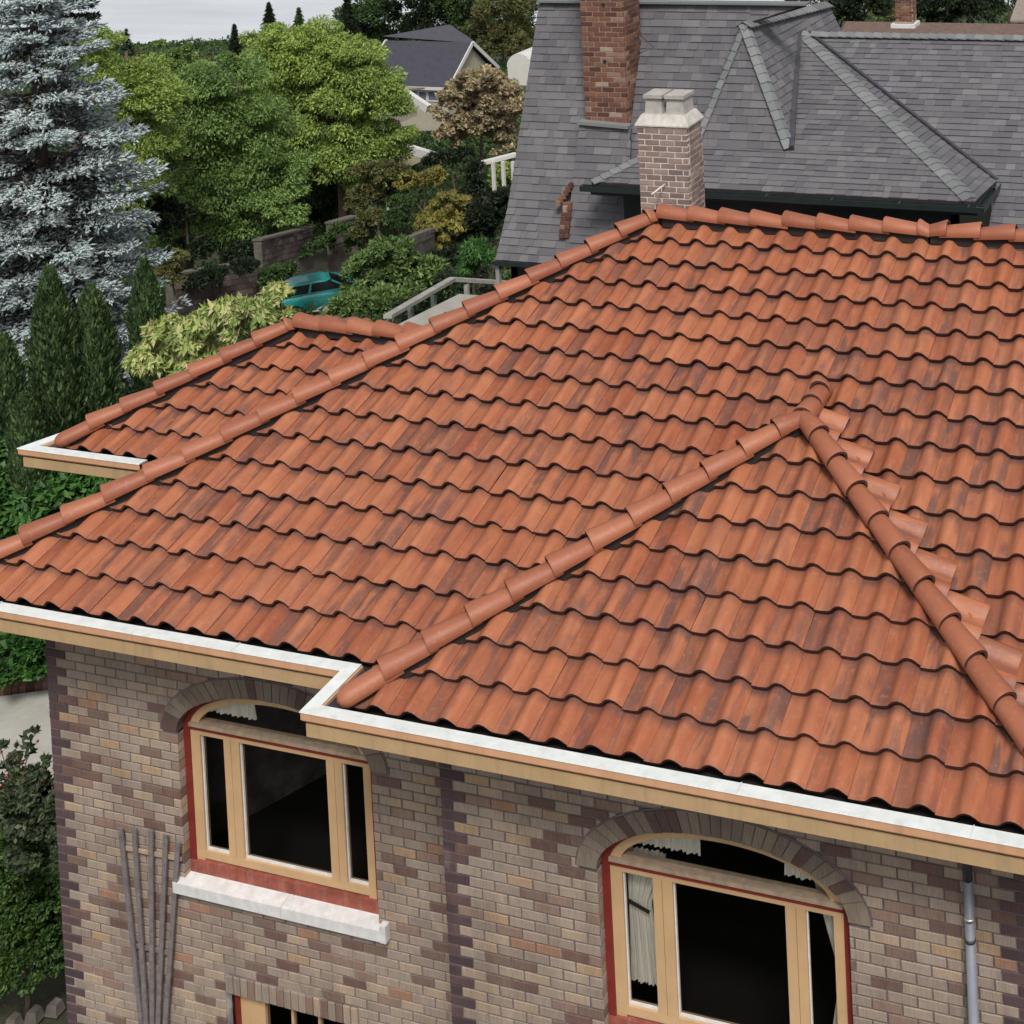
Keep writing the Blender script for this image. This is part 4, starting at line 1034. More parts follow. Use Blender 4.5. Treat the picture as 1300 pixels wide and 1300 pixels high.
# brick buttress that shows through the shingles
b0 = S(722, 300); bm0 = MB(); rgb_ = random.Random(9)
def stepb(pxs):
    for (x, y, w_, h_) in pxs:
        p = np.array(S(x, y))+nS*.20; q = np.array(S(x+w_, y))+nS*.20
        v, f = brick_data(p[0], q[0], p[2], p[2]+h_, p[1], rgb_, .12); me = bpy.data.meshes.new('brick'); me.from_pydata(v, [], f); me.materials.append(M_REDBRICK); link(bpy.data.objects.new('brick', me), butt)
butt = MB(); pa = np.array(S(718, 300))+nS*.18; pc = np.array(S(729, 262))+nS*.18; butt.box((pa[0]+.01, pa[1]+.10, pa[2]), (pc[0], pa[1]+.3, pc[2])); butt = butt.build('buttress', M_MORTARR, nb)
yy = 304; k = 0
while yy > 262: stepb([(717+k*.55, yy, 11.5 if k % 2 else 6, .055)]+([(724+k*.55, yy, 5, .055)] if k % 2 == 0 else [])); yy -= 5.6; k += 1
for k in range(6): stepb([(713+k*3.1, 264-k*4.4, 5.4, .075)])

# ------------------------------------------------------------------ plants
def quads_obj(name, Cn, A, B, l, w, mat, parent, kind=None, fold=0.18):
    """N leaves: centre, long axis, side axis, length, width; each one a bent diamond"""
    N = np.cross(A, B); l = l[:, None]; w = w[:, None]
    v = np.stack([Cn-A*l/2, Cn+B*w/2+N*w*fold, Cn+A*l/2-N*l*fold*.6, Cn-B*w/2+N*w*fold], 1).reshape(-1, 3)
    n = len(Cn); me = bpy.data.meshes.new(name); me.vertices.add(4*n); me.vertices.foreach_set('co', v.astype(np.float32).ravel())
    me.loops.add(4*n); me.loops.foreach_set('vertex_index', np.arange(4*n, dtype=np.int32))
    me.polygons.add(n); me.polygons.foreach_set('loop_start', np.arange(0, 4*n, 4, dtype=np.int32)); me.polygons.foreach_set('loop_total', np.full(n, 4, np.int32))
    me.update(calc_edges=True); me.materials.append(mat); o = bpy.data.objects.new(name, me); link(o, parent)
    if kind: o['kind'] = kind
    return o
def unit(a): return a/np.maximum(1e-9, np.linalg.norm(a, axis=1))[:, None]
def sph(n): return unit(RNG.normal(size=(n, 3)))
def leaves(name, blobs, mat, parent, n, l, w, clump=.30, ncl=26, droop=.3, up=.35, out=.6, squash=.7, shell=.55):
    """blobs: (centre, radii). Clumps of leaves sit through the outer part of each blob."""
    vol = np.array([np.prod(r)**(2/3) for c, r in blobs]); vol = vol/vol.sum(); P = []; A = []; S = []
    for (c, r), f in zip(blobs, vol):
        c = np.array(c, float); r = np.array(r, float); k = max(5, int(ncl*len(blobs)*f)); m = int(n*f/k)+1
        d = sph(k); d[:, 2] = np.where(d[:, 2] < -.3, -d[:, 2]*.8, d[:, 2]); cc = c+d*r*(shell+(1-shell)*RNG.random((k, 1))**.6)
        cr = clump*r.mean()*(.6+.8*RNG.random(k))
        u = sph(k*m); u[:, 2] = u[:, 2]+up*RNG.random(k*m); u = unit(u); rep = np.repeat(np.arange(k), m)
        rad = cr[rep][:, None]*(.35+.65*RNG.random((k*m, 1))**.5)
        p = cc[rep]+u*rad*np.array([1, 1, squash]); P.append(p)
        a = unit(u*out+d[rep]*.4+RNG.normal(size=(k*m, 3))*.45+np.array([0, 0, -droop])); A.append(a); S.append(u)
    P = np.concatenate(P); A = np.concatenate(A); S = np.concatenate(S)
    up_ = S*.5+np.array([0, 0, .7])+RNG.normal(size=P.shape)*.35; B = unit(np.cross(A, up_)); n_ = len(P); s_ = .65+.7*RNG.random(n_)
    return quads_obj(name, P, A, B, l*s_, w*s_, mat, parent)
def trunk(parent, base, top, r, limbs=6, spread=1.5, name='trunk'):
    mb = MB(); base = np.array(base, float); top = np.array(top, float); k = 6; pts = [base+(top-base)*i/k+np.array([RNG.normal()*.05, RNG.normal()*.05, 0])*(i > 0) for i in range(k+1)]
    mb.tube(pts, [r*(1-.75*i/k) for i in range(k+1)], 7)
    for i in range(limbs):
        t = .35+.6*i/limbs; p = base+(top-base)*t; a = RNG.random()*6.28; q = p+np.array([math.cos(a)*spread, math.sin(a)*spread, spread*.6]); mb.tube([p, (p+q)/2+np.array([0, 0, .15*spread]), q], [r*.45*(1-t*.5), r*.3*(1-t*.5), r*.1], 5)
    return mb.build(name, M_BARK, parent)
def blob(px, py, rx, rz, D, dd=0, k=1.): c = at(px, py, D+dd); m_ = FPX/(D+dd); return (c, (rx/m_*k, rx/m_*k, rz/m_*k))
def plant(name, label, cat, D, bl, mat, n, lpx, wpx, group=None, tr=True, zbase=None, part='crown', **kw):
    B_ = [blob(*b[:4], D, b[4] if len(b) > 4 else 0) for b in bl]; c = np.mean([b[0] for b in B_], 0)
    zb = gz(c[0], c[1]) if zbase is None else zbase
    e = empty(name, (c[0], c[1], zb), label, cat, group); m_ = FPX/D
    leaves(part, B_, mat, e, n, lpx/m_, wpx/m_, **kw)
    zt = max(b[0][2] for b in B_)
    if tr: trunk(e, (c[0], c[1], zb-.1), (c[0], c[1], max(zt, zb+.3)), max(.025, (zt-zb)*.022), 6, max(.2, np.mean([b[1][0] for b in B_])*.8))
    return e
# the big garden trees
G_ = 1.14
def grow(bl, k=G_): return [(b[0], b[1], b[2]*k, b[3]*k)+tuple(b[4:]) for b in bl]
plant('broad_tree', 'large mid green tree left of centre above the stone wall', 'tree', 58, grow([(232,118,34,32),(285,105,46,30),(250,165,56,48),(310,170,50,50),(225,215,40,46,2),(285,240,58,53),(340,235,43,50),(250,290,46,40,1),(318,295,46,40),(355,288,28,40,-1),(222,260,30,40,2)]), L['green'], 120000, 4.6, 1.9, droop=.75, clump=.36, shell=.4, squash=.55, ncl=44)
plant('broad_tree', 'tall bright green tree reaching the skyline beside the dark blue roof', 'tree', 66, grow([(352,62,40,28),(395,60,38,30),(432,82,48,36),(378,108,55,45),(455,118,48,42),(485,150,30,46),(420,160,52,46),(455,205,50,42),(350,130,34,40),(500,185,26,34),(480,225,34,30)]), L['light'], 110000, 4.4, 1.8, droop=.6, clump=.36, shell=.4, squash=.55, ncl=42)
plant('broad_tree', 'dark shaded tree mass under the bright green tree', 'tree', 70, grow([(400,225,52,50),(445,250,46,45),(375,270,34,45),(480,240,30,40),(420,285,40,36),(450,285,24,24)]), L['deep'], 56000, 4.6, 1.9, droop=.4, clump=.38, shell=.35)
plant('broad_tree', 'yellowish green tree right behind the blue spruce', 'tree', 52, grow([(122,66,34,26),(155,105,42,36),(185,135,40,44),(150,165,40,40),(195,190,30,40),(165,215,34,34),(180,250,30,34)]), L['light'], 52000, 4.4, 1.8, clump=.36, shell=.4, squash=.55, ncl=40)
plant('vine_clump', 'climbing greenery with two pointed tops against the water', 'plant', 62, [(202,62,9,14),(205,88,28,16),(228,76,15,18),(238,64,8,8),(250,94,20,14)], L['green'], 9000, 4.2, 1.9, clump=.4, ncl=12)
def cover():
    """low growth that nobody could count, over the garden slope"""
    n = 150000; D = 27+85*RNG.random(n)**.85; px = -40+740*RNG.random(n); P = np.array([CAM+ray(a, 350)*d for a, d in zip(px, D)]); z = np.array([gz(p[0], p[1]) for p in P])
    hgt = np.array([max(0, noise.noise(Vector((p[0]*.45, p[1]*.45, 3)))+.25) for p in P]); P[:, 2] = z+.05+hgt*1.1*RNG.random(n)**.5; P[(px > 355) & (px < 450) & (D > 50) & (D < 72), 2] -= 1.5
    A = unit(RNG.normal(size=(n, 3))+np.array([0, 0, .4])); B = unit(np.cross(A, RNG.normal(size=(n, 3)))); s_ = (.08+.0022*D)*(.6+.8*RNG.random(n)); quads_obj('ground_cover', P, A, B, s_, s_*.5, L['deep'], None, 'stuff')
cover()
def far_wood():
    n = 90000; D = 108+262*RNG.random(n)**1.0; px = -60+1420*RNG.random(n); P = np.array([CAM+ray(a, 100)*d for a, d in zip(px, D)]); z = np.array([gz(p[0], p[1]) for p in P])
    hgt = np.array([max(.12, noise.noise(Vector((p[0]*.13, p[1]*.13, 9)))+.35) for p in P]); P[:, 2] = z+hgt*2.4*RNG.random(n)**.5
    A = unit(RNG.normal(size=(n, 3))+np.array([0, 0, .3])); B = unit(np.cross(A, RNG.normal(size=(n, 3)))); s_ = (.15+.0016*D)*(.6+.9*RNG.random(n)); quads_obj('far_wood', P, A, B, s_, s_*.6, L['deep'], None, 'stuff')
far_wood()
# skyline
def fir(label, px, ytop, ybot, halfw, D, mat, n, group='firs on the skyline', tiers=11, sparse=False):
    top = at(px, ytop, D); bot = at(px, ybot, D); m_ = FPX/D; e = empty('fir_tree', (top[0], top[1], gz(top[0], top[1])), label, 'tree', group)
    H = top[2]-bot[2]; R_ = halfw/m_; k = n; t = RNG.random(k)**.75; a = RNG.random(k)*2*PI; tier = np.floor(t*tiers)/tiers; fr = (t-tier)*tiers
    lob = 1+.25*np.sin(a*3+tier*9); rr = R_*(.06+.94*t)*(.55+.45*fr)*lob*RNG.random(k)**.45
    P = np.c_[top[0]+rr*np.cos(a), top[1]+rr*np.sin(a), top[2]-H*t-rr*.12]; A = unit(np.c_[np.cos(a), np.sin(a), -.25-.3*RNG.random(k)]+RNG.normal(size=(k, 3))*.25); B = unit(np.cross(A, RNG.normal(size=(k, 3))*.4+np.array([0, 0, 1.])))
    s_ = (.7+.6*RNG.random(k))/m_; quads_obj('crown', P, A, B, 4.6*s_, 1.9*s_, mat, e); mb = MB(); mb.tube([(top[0], top[1], gz(top[0], top[1])-.2), tuple(top)], [R_*.12, .03], 6); mb.build('trunk', M_BARK, e)
fir('dark fir tallest on the skyline above the bright green tree', 341, 3, 62, 20, 130, L['black'], 3600)
fir('small dark fir left of the tallest skyline fir', 297, 30, 80, 14, 130, L['black'], 1800)
fir('bluish green fir right of the tallest skyline fir', 379, 10, 70, 20, 128, L['deep'], 3000)
fir('dark fir beside the dark wood at the top edge', 440, -14, 60, 20, 140, L['black'], 2800)
fir('thin fir with bare tiered branches in front of the water', 160, 36, 100, 24, 110, L['black'], 900, tiers=6)
for lab, D, bl, mt, n in (('dark tree at the left end of the dark wood', 150, [(470,22,42,26),(455,50,34,26)], 'deep', 9000), ('blackish tall tree behind the dark blue roof', 148, [(530,6,46,34),(560,30,40,28)], 'black', 9000),
    ('dark tree right of the blackish tall tree', 146, [(588,10,40,30),(600,44,36,28)], 'deep', 8000), ('olive brown tree near the steep grey slope at the top edge', 140, [(640,16,46,28),(650,52,40,34),(622,50,34,28)], 'olive', 12000),
    ('pale dull tree low behind the domed white shed', 125, [(665,66,22,22)], 'olive', 3500), ('round dark tree at the water line behind the bright tree', 132, [(318,66,26,20),(280,84,30,20)], 'deep', 7000), ('dull green tree between the skyline firs and the spruce', 120, [(262,86,22,14),(225,108,30,18)], 'olive', 4500)):
    plant('wood_tree', lab, 'tree', D, bl, L[mt], n, 4.4, 2.2, group='trees on the far skyline')
plant('wood_tree', 'dense dark tree filling the sky gap right of the cross roof ridge', 'tree', 70, [(1085,2,44,34),(1120,20,36,28),(1060,22,30,30),(1030,-2,30,18),(1015,2,20,12)], L['olive'], 12000, 4.6, 2.1, group='trees on the far skyline')
plant('wood_tree', 'dense blackish tree behind the small brick chimney', 'tree', 72, [(1165,4,44,34),(1205,16,44,30),(1240,4,36,34)], L['black'], 13000, 4.6, 2.1, group='trees on the far skyline')
plant('wood_tree', 'dull green tree beyond the grey brown corner roof', 'tree', 100, [(1275,-8,44,24),(1320,0,40,30),(1245,16,30,20)], L['olive'], 7000, 4.6, 2.1, group='trees on the far skyline')
plant('wood_tree', 'broad dark tree closing the skyline behind the olive brown tree', 'tree', 155, [(560,30,60,28),(640,40,50,40),(690,20,40,40),(500,45,40,22)], L['deep'], 16000, 4.2, 2.0, group='trees on the far skyline')
plant('pine_branches', 'dark pine with ragged branches at the top left behind the spruce', 'tree', 42, [(66,-8,30,16),(92,6,26,9),(112,24,13,6),(84,28,22,7),(30,-10,28,22),(100,-14,30,10)], L['black'], 9000, 7, 1.8, clump=.5)
plant('wood_tree', 'dark tree behind the brown roof at the top right', 'tree', 52, [(1095,10,34,26),(1075,26,20,18)], L['black'], 7000, 5, 2.2)
plant('wood_tree', 'wide dark tree right of the small brick chimney at the top right', 'tree', 54, [(1195,8,42,24),(1232,20,30,20),(1175,24,26,16)], L['black'], 9000, 5, 2.2)
plant('wood_tree', 'olive tree at the top edge left of the small brick chimney', 'tree', 60, [(1062,-6,26,18),(1112,-8,20,14)], L['olive'], 4000, 5, 2.2)
# tan tree, maples, yews, shrubs
plant('ornamental_tree', 'rounded tan brown tree with seed heads against the grey slope', 'tree', 76, [(612,112,42,28),(586,138,34,34),(636,140,32,40),(606,168,44,38),(640,185,22,34),(578,175,26,30)], L['tan'], 26000, 5.2, 3.4, droop=.1, clump=.22, ncl=34, squash=.6)
plant('maple_tree', 'weeping yellow green maple in the garden below the tan tree', 'tree', 50, [(572,262,26,20),(560,288,36,26),(548,312,30,20),(590,285,18,26)], L['maple'], 15000, 6.5, 2.4, droop=.8, clump=.3, squash=.5)
plant('shrub', 'dark purplish shrub at the foot of the weeping maple', 'shrub', 48, [(545,335,24,16),(575,330,24,16)], L['black'], 3500, 6, 2.6)
plant('yew', 'upright dark yew right of the weeping maple', 'tree', 56, [(603,222,13,20),(604,244,14,16)], L['black'], 4500, 4.5, 2)
plant('yew', 'broad blackish yew beside the foot of the steep slope', 'tree', 50, [(618,278,26,28),(606,302,26,22),(640,262,16,26)], L['black'], 9000, 5.5, 2.4)
plant('conifer_shrub', 'small green conifer bush left of the weeping maple', 'shrub', 54, [(507,262,15,14),(506,280,19,14)], L['deep'], 4500, 5, 2)
plant('shrub', 'orange tinged shrub behind the small green conifer', 'shrub', 58, [(522,232,18,16),(548,228,20,14)], L['maple'], 3500, 5, 2.4)
plant('shrub', 'dark creeper spilling over the stone gateway wall', 'shrub', 57, [(436,296,20,13),(412,312,14,14),(448,312,10,12),(384,318,16,7)], L['deep'], 6000, 5, 2.3, tr=False)
plant('shrub', 'dark creeper over the coping of the long stone wall', 'shrub', 47, [(262,352,30,9),(312,340,20,10),(232,368,12,10)], L['black'], 5000, 5.5, 2.3, tr=False)
plant('shrub', 'olive shrub under the long white fascia', 'shrub', 62, [(470,222,26,18),(500,222,20,14),(465,255,24,24)], L['olive'], 7000, 5, 2.4)
plant('shrub', 'green shrub beside the pillar of the stone gateway', 'shrub', 56, [(472,286,20,22),(455,300,14,14)], L['olive'], 4000, 5, 2.4)
plant('shrub', 'green climber behind the white pergola posts', 'shrub', 70, [(640,224,20,20),(655,240,14,20)], L['light'], 3500, 5, 2.4)
plant('shrub', 'dark shrub below the tan tree', 'shrub', 66, [(560,205,24,12),(588,198,18,12)], L['black'], 2500, 5, 2.4)
plant('rhododendron', 'big pale green rhododendron right of the teal car', 'shrub', 41, [(498,322,36,18),(470,345,34,24),(520,352,44,26),(560,372,30,20),(456,372,22,22)], L['rhodo'], 14000, 8.5, 3.2, droop=.25, clump=.22, ncl=30)
plant('rhododendron', 'lower rhododendron bush in front of the teal car', 'shrub', 38, [(446,386,26,15),(480,386,34,18),(515,384,30,16),(425,397,22,8)], L['rhodo'], 8500, 8.5, 3.2, droop=.25, clump=.22, ncl=30)
plant('fern_bush', 'feathery bright green bush below the yew by the handrail', 'shrub', 35, [(608,326,20,17),(596,342,14,12)], L['laurel'], 3800, 10, 2.2, droop=.9, clump=.5, ncl=10)
plant('shrub', 'dark groundcover between the bushes and the handrail', 'shrub', 37, [(590,360,40,12),(540,392,40,16),(630,372,20,14)], L['black'], 5000, 6, 2.6)
plant('shrub', 'grey green shrub at the edge of the spruce by the stone wall', 'shrub', 44, [(212,352,18,24),(226,330,12,16)], L['olive'], 3400, 6, 2.2)
plant('shrub', 'dark shrub in the shade in front of the stone wall', 'shrub', 50, [(348,352,20,14),(366,344,14,10),(335,362,18,12)], L['deep'], 4200, 5.5, 2.4)
plant('shrub', 'dark understorey under the large mid green tree', 'shrub', 54, [(215,285,30,36),(245,325,34,24),(300,325,28,18),(190,260,26,30)], L['black'], 8000, 5.5, 2.4)
plant('dogwood', 'variegated yellow green shrub behind the left wing roof', 'shrub', 24.5, [(188,455,26,22),(212,428,26,24),(245,432,28,28),(278,415,30,30),(312,410,26,26),(258,465,40,20),(300,395,24,18)], L['dogwood'], 7500, 15, 5.2, droop=1.1, clump=.34, ncl=14, squash=.8)
plant('dogwood', 'pale variegated shrub top beside the teal car and tiled ridge', 'shrub', 27, [(348,376,16,16),(334,392,18,14),(362,400,12,6)], L['dogwood'], 1900, 13, 4.6, droop=1.1, clump=.36, ncl=12)
plant('laurel_hedge', 'glossy green laurel below the white gutter of the left wing', 'hedge', 24, [(10,640,50,48),(70,628,52,36),(125,622,50,30),(40,680,60,40),(-30,610,40,50)], L['laurel'], 9000, 14, 7, droop=.35, clump=.26, ncl=22)
plant('ground_ivy', 'bright green ivy behind the brick edged path', 'plant', 19.4, [(5,812,40,22),(42,818,36,24),(15,840,44,18),(70,830,36,22)], L['laurel'], 4200, 15, 9, droop=.2, clump=.26, ncl=18, tr=False)
plant('box_bush', 'rounded dense green bush at the left house corner', 'shrub', 14.3, [(8,1105,42,44),(38,1140,34,42),(52,1190,30,44),(28,1215,50,48),(-12,1190,46,66),(10,1160,44,50)], L['box'], 52000, 6, 3.2, droop=.1, clump=.26, ncl=60, shell=.72)
def rose():
    e = empty('rose_bush', (*at(40, 1060, 14.0)[:2], -5.2), 'leggy rose bush with red hips above the rounded bush', 'shrub'); D = 14.0
    leaves('crown', [blob(*b, D) for b in ((30,1012,34,26),(60,1040,26,40),(48,1075,30,34),(20,1048,30,26),(74,1100,12,40))], L['rose'], e, 5200, 11/131, 6/131, clump=.3, ncl=16)
    mb = MB(); RG = random.Random(4)
    for (x, y) in ((40,934),(20,960),(2,955),(48,985),(60,968),(8,985),(30,985),(66,1000),(-5,990)):
        a = at(x, y, D); b = at(45+RG.uniform(-15, 15), 1040, D+.1); m_ = (a+b)/2+np.array([RG.uniform(-.1, .1), 0, .03]); mb.tube([b, m_, a], [.008, .006, .004], 5)
        for q in (a, a+np.array([.05, .02, -.06]), m_): hp = MB(); hp.tube([q-np.array([0, 0, .014]), q, q+np.array([0, 0, .014])], [.006, .015, .007], 6); hp.build('rose_hip', M_HIPS, e)
        leaves('twig_leaves', [((a+m_)/2 if i else a, (.07, .07, .10)) for i in range(2)], L['rose'], e, 60, .075, .04, ncl=4)
    mb.build('stem', M_BARK, e, kind='stuff')
    fl = MB(); RG = random.Random(2)
    for (x, y) in ((62, 1002), (57, 1009)):
        c = at(x, y, 13.6 if x > 20 else 17.5)
        for k in range(7): a = k*.9; fl.hexa([tuple(c+np.array([math.cos(a)*.03*(i in (1, 2, 5, 6))+RG.uniform(-.008, .008), math.sin(a)*.02, .03*(i > 3)+RG.uniform(-.01, .01)])) for i in range(8)])
    fl.build('petals', M_PEACH, e)
rose()
# columnar cypresses
def cypress(label, px, ytop, ybot, hw, D):
    top = at(px, ytop, D); m_ = FPX/D; zb = gz(top[0], top[1]); R_ = hw/m_; H = (ybot-ytop)/m_; n = 15000
    e = empty('cypress', (top[0], top[1], zb), label, 'tree', 'columnar cypresses below the blue spruce'); t = RNG.random(n)**.8; a = RNG.random(n)*2*PI
    prof = np.minimum(1, (t*3.2)**.62)*(1-.18*np.maximum(0, t-.6)); lump = 1+.13*np.sin(a*5+t*22)+.10*np.sin(a*9-t*38)
    dep = RNG.random(n)**.35; rr = R_*prof*lump*(.35+.65*dep)
    P = np.c_[top[0]+rr*np.cos(a), top[1]+rr*np.sin(a), top[2]-H*1.25*t]; A = unit(np.c_[np.cos(a)*.35, np.sin(a)*.35, np.ones(n)]+RNG.normal(size=(n, 3))*.22); B = unit(np.cross(A, np.c_[np.cos(a), np.sin(a), np.zeros(n)]+RNG.normal(size=(n, 3))*.5))
    s_ = (.6+.8*RNG.random(n))/m_; quads_obj('crown', P, A, B, 9*s_, 2.6*s_, L['cypress'], e); mb = MB(); mb.tube([(top[0], top[1], zb-.1), (top[0], top[1], top[2]-.3)], [.06, .02], 6); mb.build('trunk', M_BARK, e)
for c_ in (('tallest slim cypress, second from the left', 62, 338, 600, 29, 26), ('slim cypress standing between the tallest one and the variegated shrub', 114, 363, 560, 28, 26.6), ('slim cypress nearest the stone wall, rightmost of the row', 182, 330, 500, 20, 28.5), ('slim cypress cut by the left edge of the photograph', 4, 425, 650, 27, 24.5), ('low slim cypress half hidden at the foot of the tallest one', 30, 500, 640, 20, 23.8)): cypress(*c_)
# blue spruce
def spruce():
    D = 29.5; top = at(30, -190, D); zb = gz(top[0], top[1]); H = top[2]-zb; e = empty('blue_spruce', (top[0], top[1], zb), 'big silvery blue spruce filling the upper left corner', 'tree')
    mb = MB(); mb.tube([(top[0], top[1], zb-.1), (top[0], top[1], zb+H*.5), tuple(top)], [.20, .12, .02], 9); mb.build('trunk', M_BARK, e)
    FP = []; FA = []; OP = []; OA = []; rg = np.random.default_rng(3); tb = MB()
    z = zb+.8; dirC = math.atan2(CAM[1]-top[1], CAM[0]-top[0])
    while z < top[2]-.15:
        t = (top[2]-z)/H; Rb = float(np.interp(t, [0, .12, .23, .36, .45, .6, 1], [.12, .4, .8, 1.5, 2.05, 2.5, 2.7]))*.84; nb_ = 8 if t > .2 else 6; a0 = rg.random()*6.28
        for k in range(nb_):
            a = a0+2*PI*k/nb_+rg.normal()*.18
            L_ = Rb*(.80+.35*rg.random()); u = np.array([math.cos(a), math.sin(a), 0]); s_ = np.array([-u[1], u[0], 0])
            base = np.array([top[0], top[1], z+rg.normal()*.17]); m_ = 12
            pts = [base+u*L_*q-np.array([0, 0, 1])*(L_*((.30+.10*math.sin(k*2.3+z))*q-.24*q*q)) for q in np.linspace(0, 1, m_)]
            tb.tube([pts[0], pts[5], pts[-1]], [.035, .022, .006], 4, cap=False)
            for i in range(2, m_):
                q = i/(m_-1); tw = (.62*(1-q)+.16)*min(1, L_/1.8)
                for sd_ in (-1, 1):
                    for r_ in range(2):
                        dirv = u*(.55+.2*rg.random())+s_*sd_*(.8+.3*rg.random())+np.array([0, 0, -.25+.3*rg.random()]); dirv /= np.linalg.norm(dirv)
                        ln = tw*(.6+.6*rg.random()); nn = max(2, int(ln/.055)); p0 = pts[i]+u*rg.normal()*.05
                        for j in range(nn):
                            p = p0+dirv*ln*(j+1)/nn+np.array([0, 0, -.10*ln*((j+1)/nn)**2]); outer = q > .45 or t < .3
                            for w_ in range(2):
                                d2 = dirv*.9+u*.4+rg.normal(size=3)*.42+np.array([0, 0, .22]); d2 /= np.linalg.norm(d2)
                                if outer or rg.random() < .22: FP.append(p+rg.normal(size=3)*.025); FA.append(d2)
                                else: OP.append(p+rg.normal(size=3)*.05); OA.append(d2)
            # tip
            for w_ in range(5): d2 = u+rg.normal(size=3)*.35+np.array([0, 0, .45]); FP.append(pts[-1]+rg.normal(size=3)*.03); FA.append(d2/np.linalg.norm(d2))
        z += .33+.12*rg.random()
    tb.build('bough', M_BARK, e, kind='stuff')
    def fingers(name, P, A, ln, wd, mat):
        P = np.array(P); A = np.array(A); n = len(P); B = unit(np.cross(A, rg.normal(size=(n, 3)))); Cc = np.cross(A, B); s_ = (.7+.6*rg.random(n))[:, None]
        tipp = P+A*ln*s_; mid = P+A*ln*.45*s_; w = wd*s_
        v = np.stack([P, mid+B*w, mid-B*w*.5+Cc*w*.87, mid-B*w*.5-Cc*w*.87, tipp], 1).reshape(-1, 3)
        F = np.array([[0, 2, 1], [0, 3, 2], [0, 1, 3], [4, 1, 2], [4, 2, 3], [4, 3, 1]]); F = (F[None]+np.arange(n)[:, None, None]*5).reshape(-1)
        me = bpy.data.meshes.new(name); me.vertices.add(5*n); me.vertices.foreach_set('co', v.astype(np.float32).ravel()); me.loops.add(len(F)); me.loops.foreach_set('vertex_index', F.astype(np.int32))
        me.polygons.add(6*n); me.polygons.foreach_set('loop_start', np.arange(0, 18*n, 3, dtype=np.int32)); me.polygons.foreach_set('loop_total', np.full(6*n, 3, np.int32)); me.update(calc_edges=True); me.materials.append(mat)
        link(bpy.data.objects.new(name, me), e)
    fingers('silver_twigs', FP, FA, .155, .026, L['spruce']); fingers('old_twigs', OP, OA, .12, .02, L['spruce_dark'])
spruce()

# ------------------------------------------------------------------ garden masonry, path, rail
M_STONEW = plain('weathered stone coping', (.12, .105, .09), .9, .3, 5, .4)
def block_wall(name, label, A, B, h, bl, bh, mat, seed, cat='wall', th=.3, cap=True):
    A = np.array(A, float); B = np.array(B, float); d = B-A; Lw = np.linalg.norm(d[:2]); e = empty(name, A, label, cat); rg = random.Random(seed); u = d/Lw; nrm = np.array([d[1], -d[0], 0])/Lw
    core = MB(); P = lambda s_, z, o: tuple(A+u*s_+np.array([0, 0, z])+nrm*o)
    core.hexa([P(0,-.5,-.01),P(Lw,-.5,-.01),P(Lw,-.5,-th),P(0,-.5,-th),P(0,h-.02,-.01),P(Lw,h-.02,-.01),P(Lw,h-.02,-th),P(0,h-.02,-th)]); core.build('core', M_STONEW, e)
    r = 0
    while r*bh < h-.01:
        x = -bl*rg.random()
        while x < Lw:
            w = bl*rg.uniform(.7, 1.3); a, b = max(0, x)+.01, min(Lw, x+w)-.01; x += w
            if b-a < .05: continue
            o = rg.uniform(0, .03); mb = MB(); z0, z1 = r*bh+.01, min(h, (r+1)*bh)-.006
            mb.hexa([P(a,z0,o),P(b,z0,o),P(b,z0,-.05),P(a,z0,-.05),P(a,z1,o-.005),P(b,z1,o-.005),P(b,z1,-.05),P(a,z1,-.05)]); mb.build('block', mat, e)
        r += 1
    if cap: mb = MB(); mb.hexa([P(-.04,h-.01,.05),P(Lw+.04,h-.01,.05),P(Lw+.04,h-.01,-th-.04),P(-.04,h-.01,-th-.04),P(-.04,h+.07,.05),P(Lw+.04,h+.07,.05),P(Lw+.04,h+.07,-th-.04),P(-.04,h+.07,-th-.04)]); mb.build('coping', M_STONEW, e)
M_BLOCK = brick_mat('split stone block', [(0, (.095, .07, .065)), (.3, (.125, .098, .085)), (.6, (.075, .055, .052)), (.8, (.15, .125, .108))])
a = at(222, 400, 46); b = at(330, 378, 50); block_wall('stone_wall', 'long stone retaining wall under the large green tree', a, b, 1.25, .42, .2, M_BLOCK, 1)
a = at(334, 345, 53); b = at(398, 325, 58); block_wall('stone_wall', 'stone wall stepping up towards the dark gateway', a, b, 1.15, .42, .2, M_BLOCK, 2)
a = at(372, 352, 70); b = at(426, 336, 73); block_wall('stone_wall', 'low stone wall behind the teal car', a, b, .55, .42, .2, M_BLOCK, 3)
a = at(424, 330, 58); b = at(455, 320, 59.5); block_wall('stone_gateway', 'stone gateway wall with a pillar at the end of the drive', a, b, 1.45, .42, .2, M_BLOCK, 4)
a = at(524, 312, 46); b = at(552, 300, 49); block_wall('stone_wall', 'short pale garden wall behind the rhododendron', a, b, .3, .4, .15, M_STONEW, 5, cap=False)
def strip(name, pts, z, mat, th=.12, kind='structure'):
    mb = MB(); P = [tuple(atz(x, y, z)) for x, y in pts]; mb.poly(P[::-1]); Q = [(p[0], p[1], p[2]-th) for p in P]; n = len(P)
    for i in range(n): mb.poly([P[i], P[(i+1) % n], Q[(i+1) % n], Q[i]])
    o = mb.build(name, mat); tag(o, kind=kind); return o
path = strip('path', [(-160, 905), (90, 872), (130, 1000), (60, 1010), (-160, 1060)], -5.12, M_CONC)
mb = MB(); A = atz(-120, 893, -5.08); B = atz(92, 862, -5.08); d = (B-A); Lc = np.linalg.norm(d); d /= Lc; nn = np.array([-d[1], d[0], 0]); rg = random.Random(8); x = 0
curb = empty('brick_edging', A, 'row of red bricks edging the pale concrete path', 'edging')
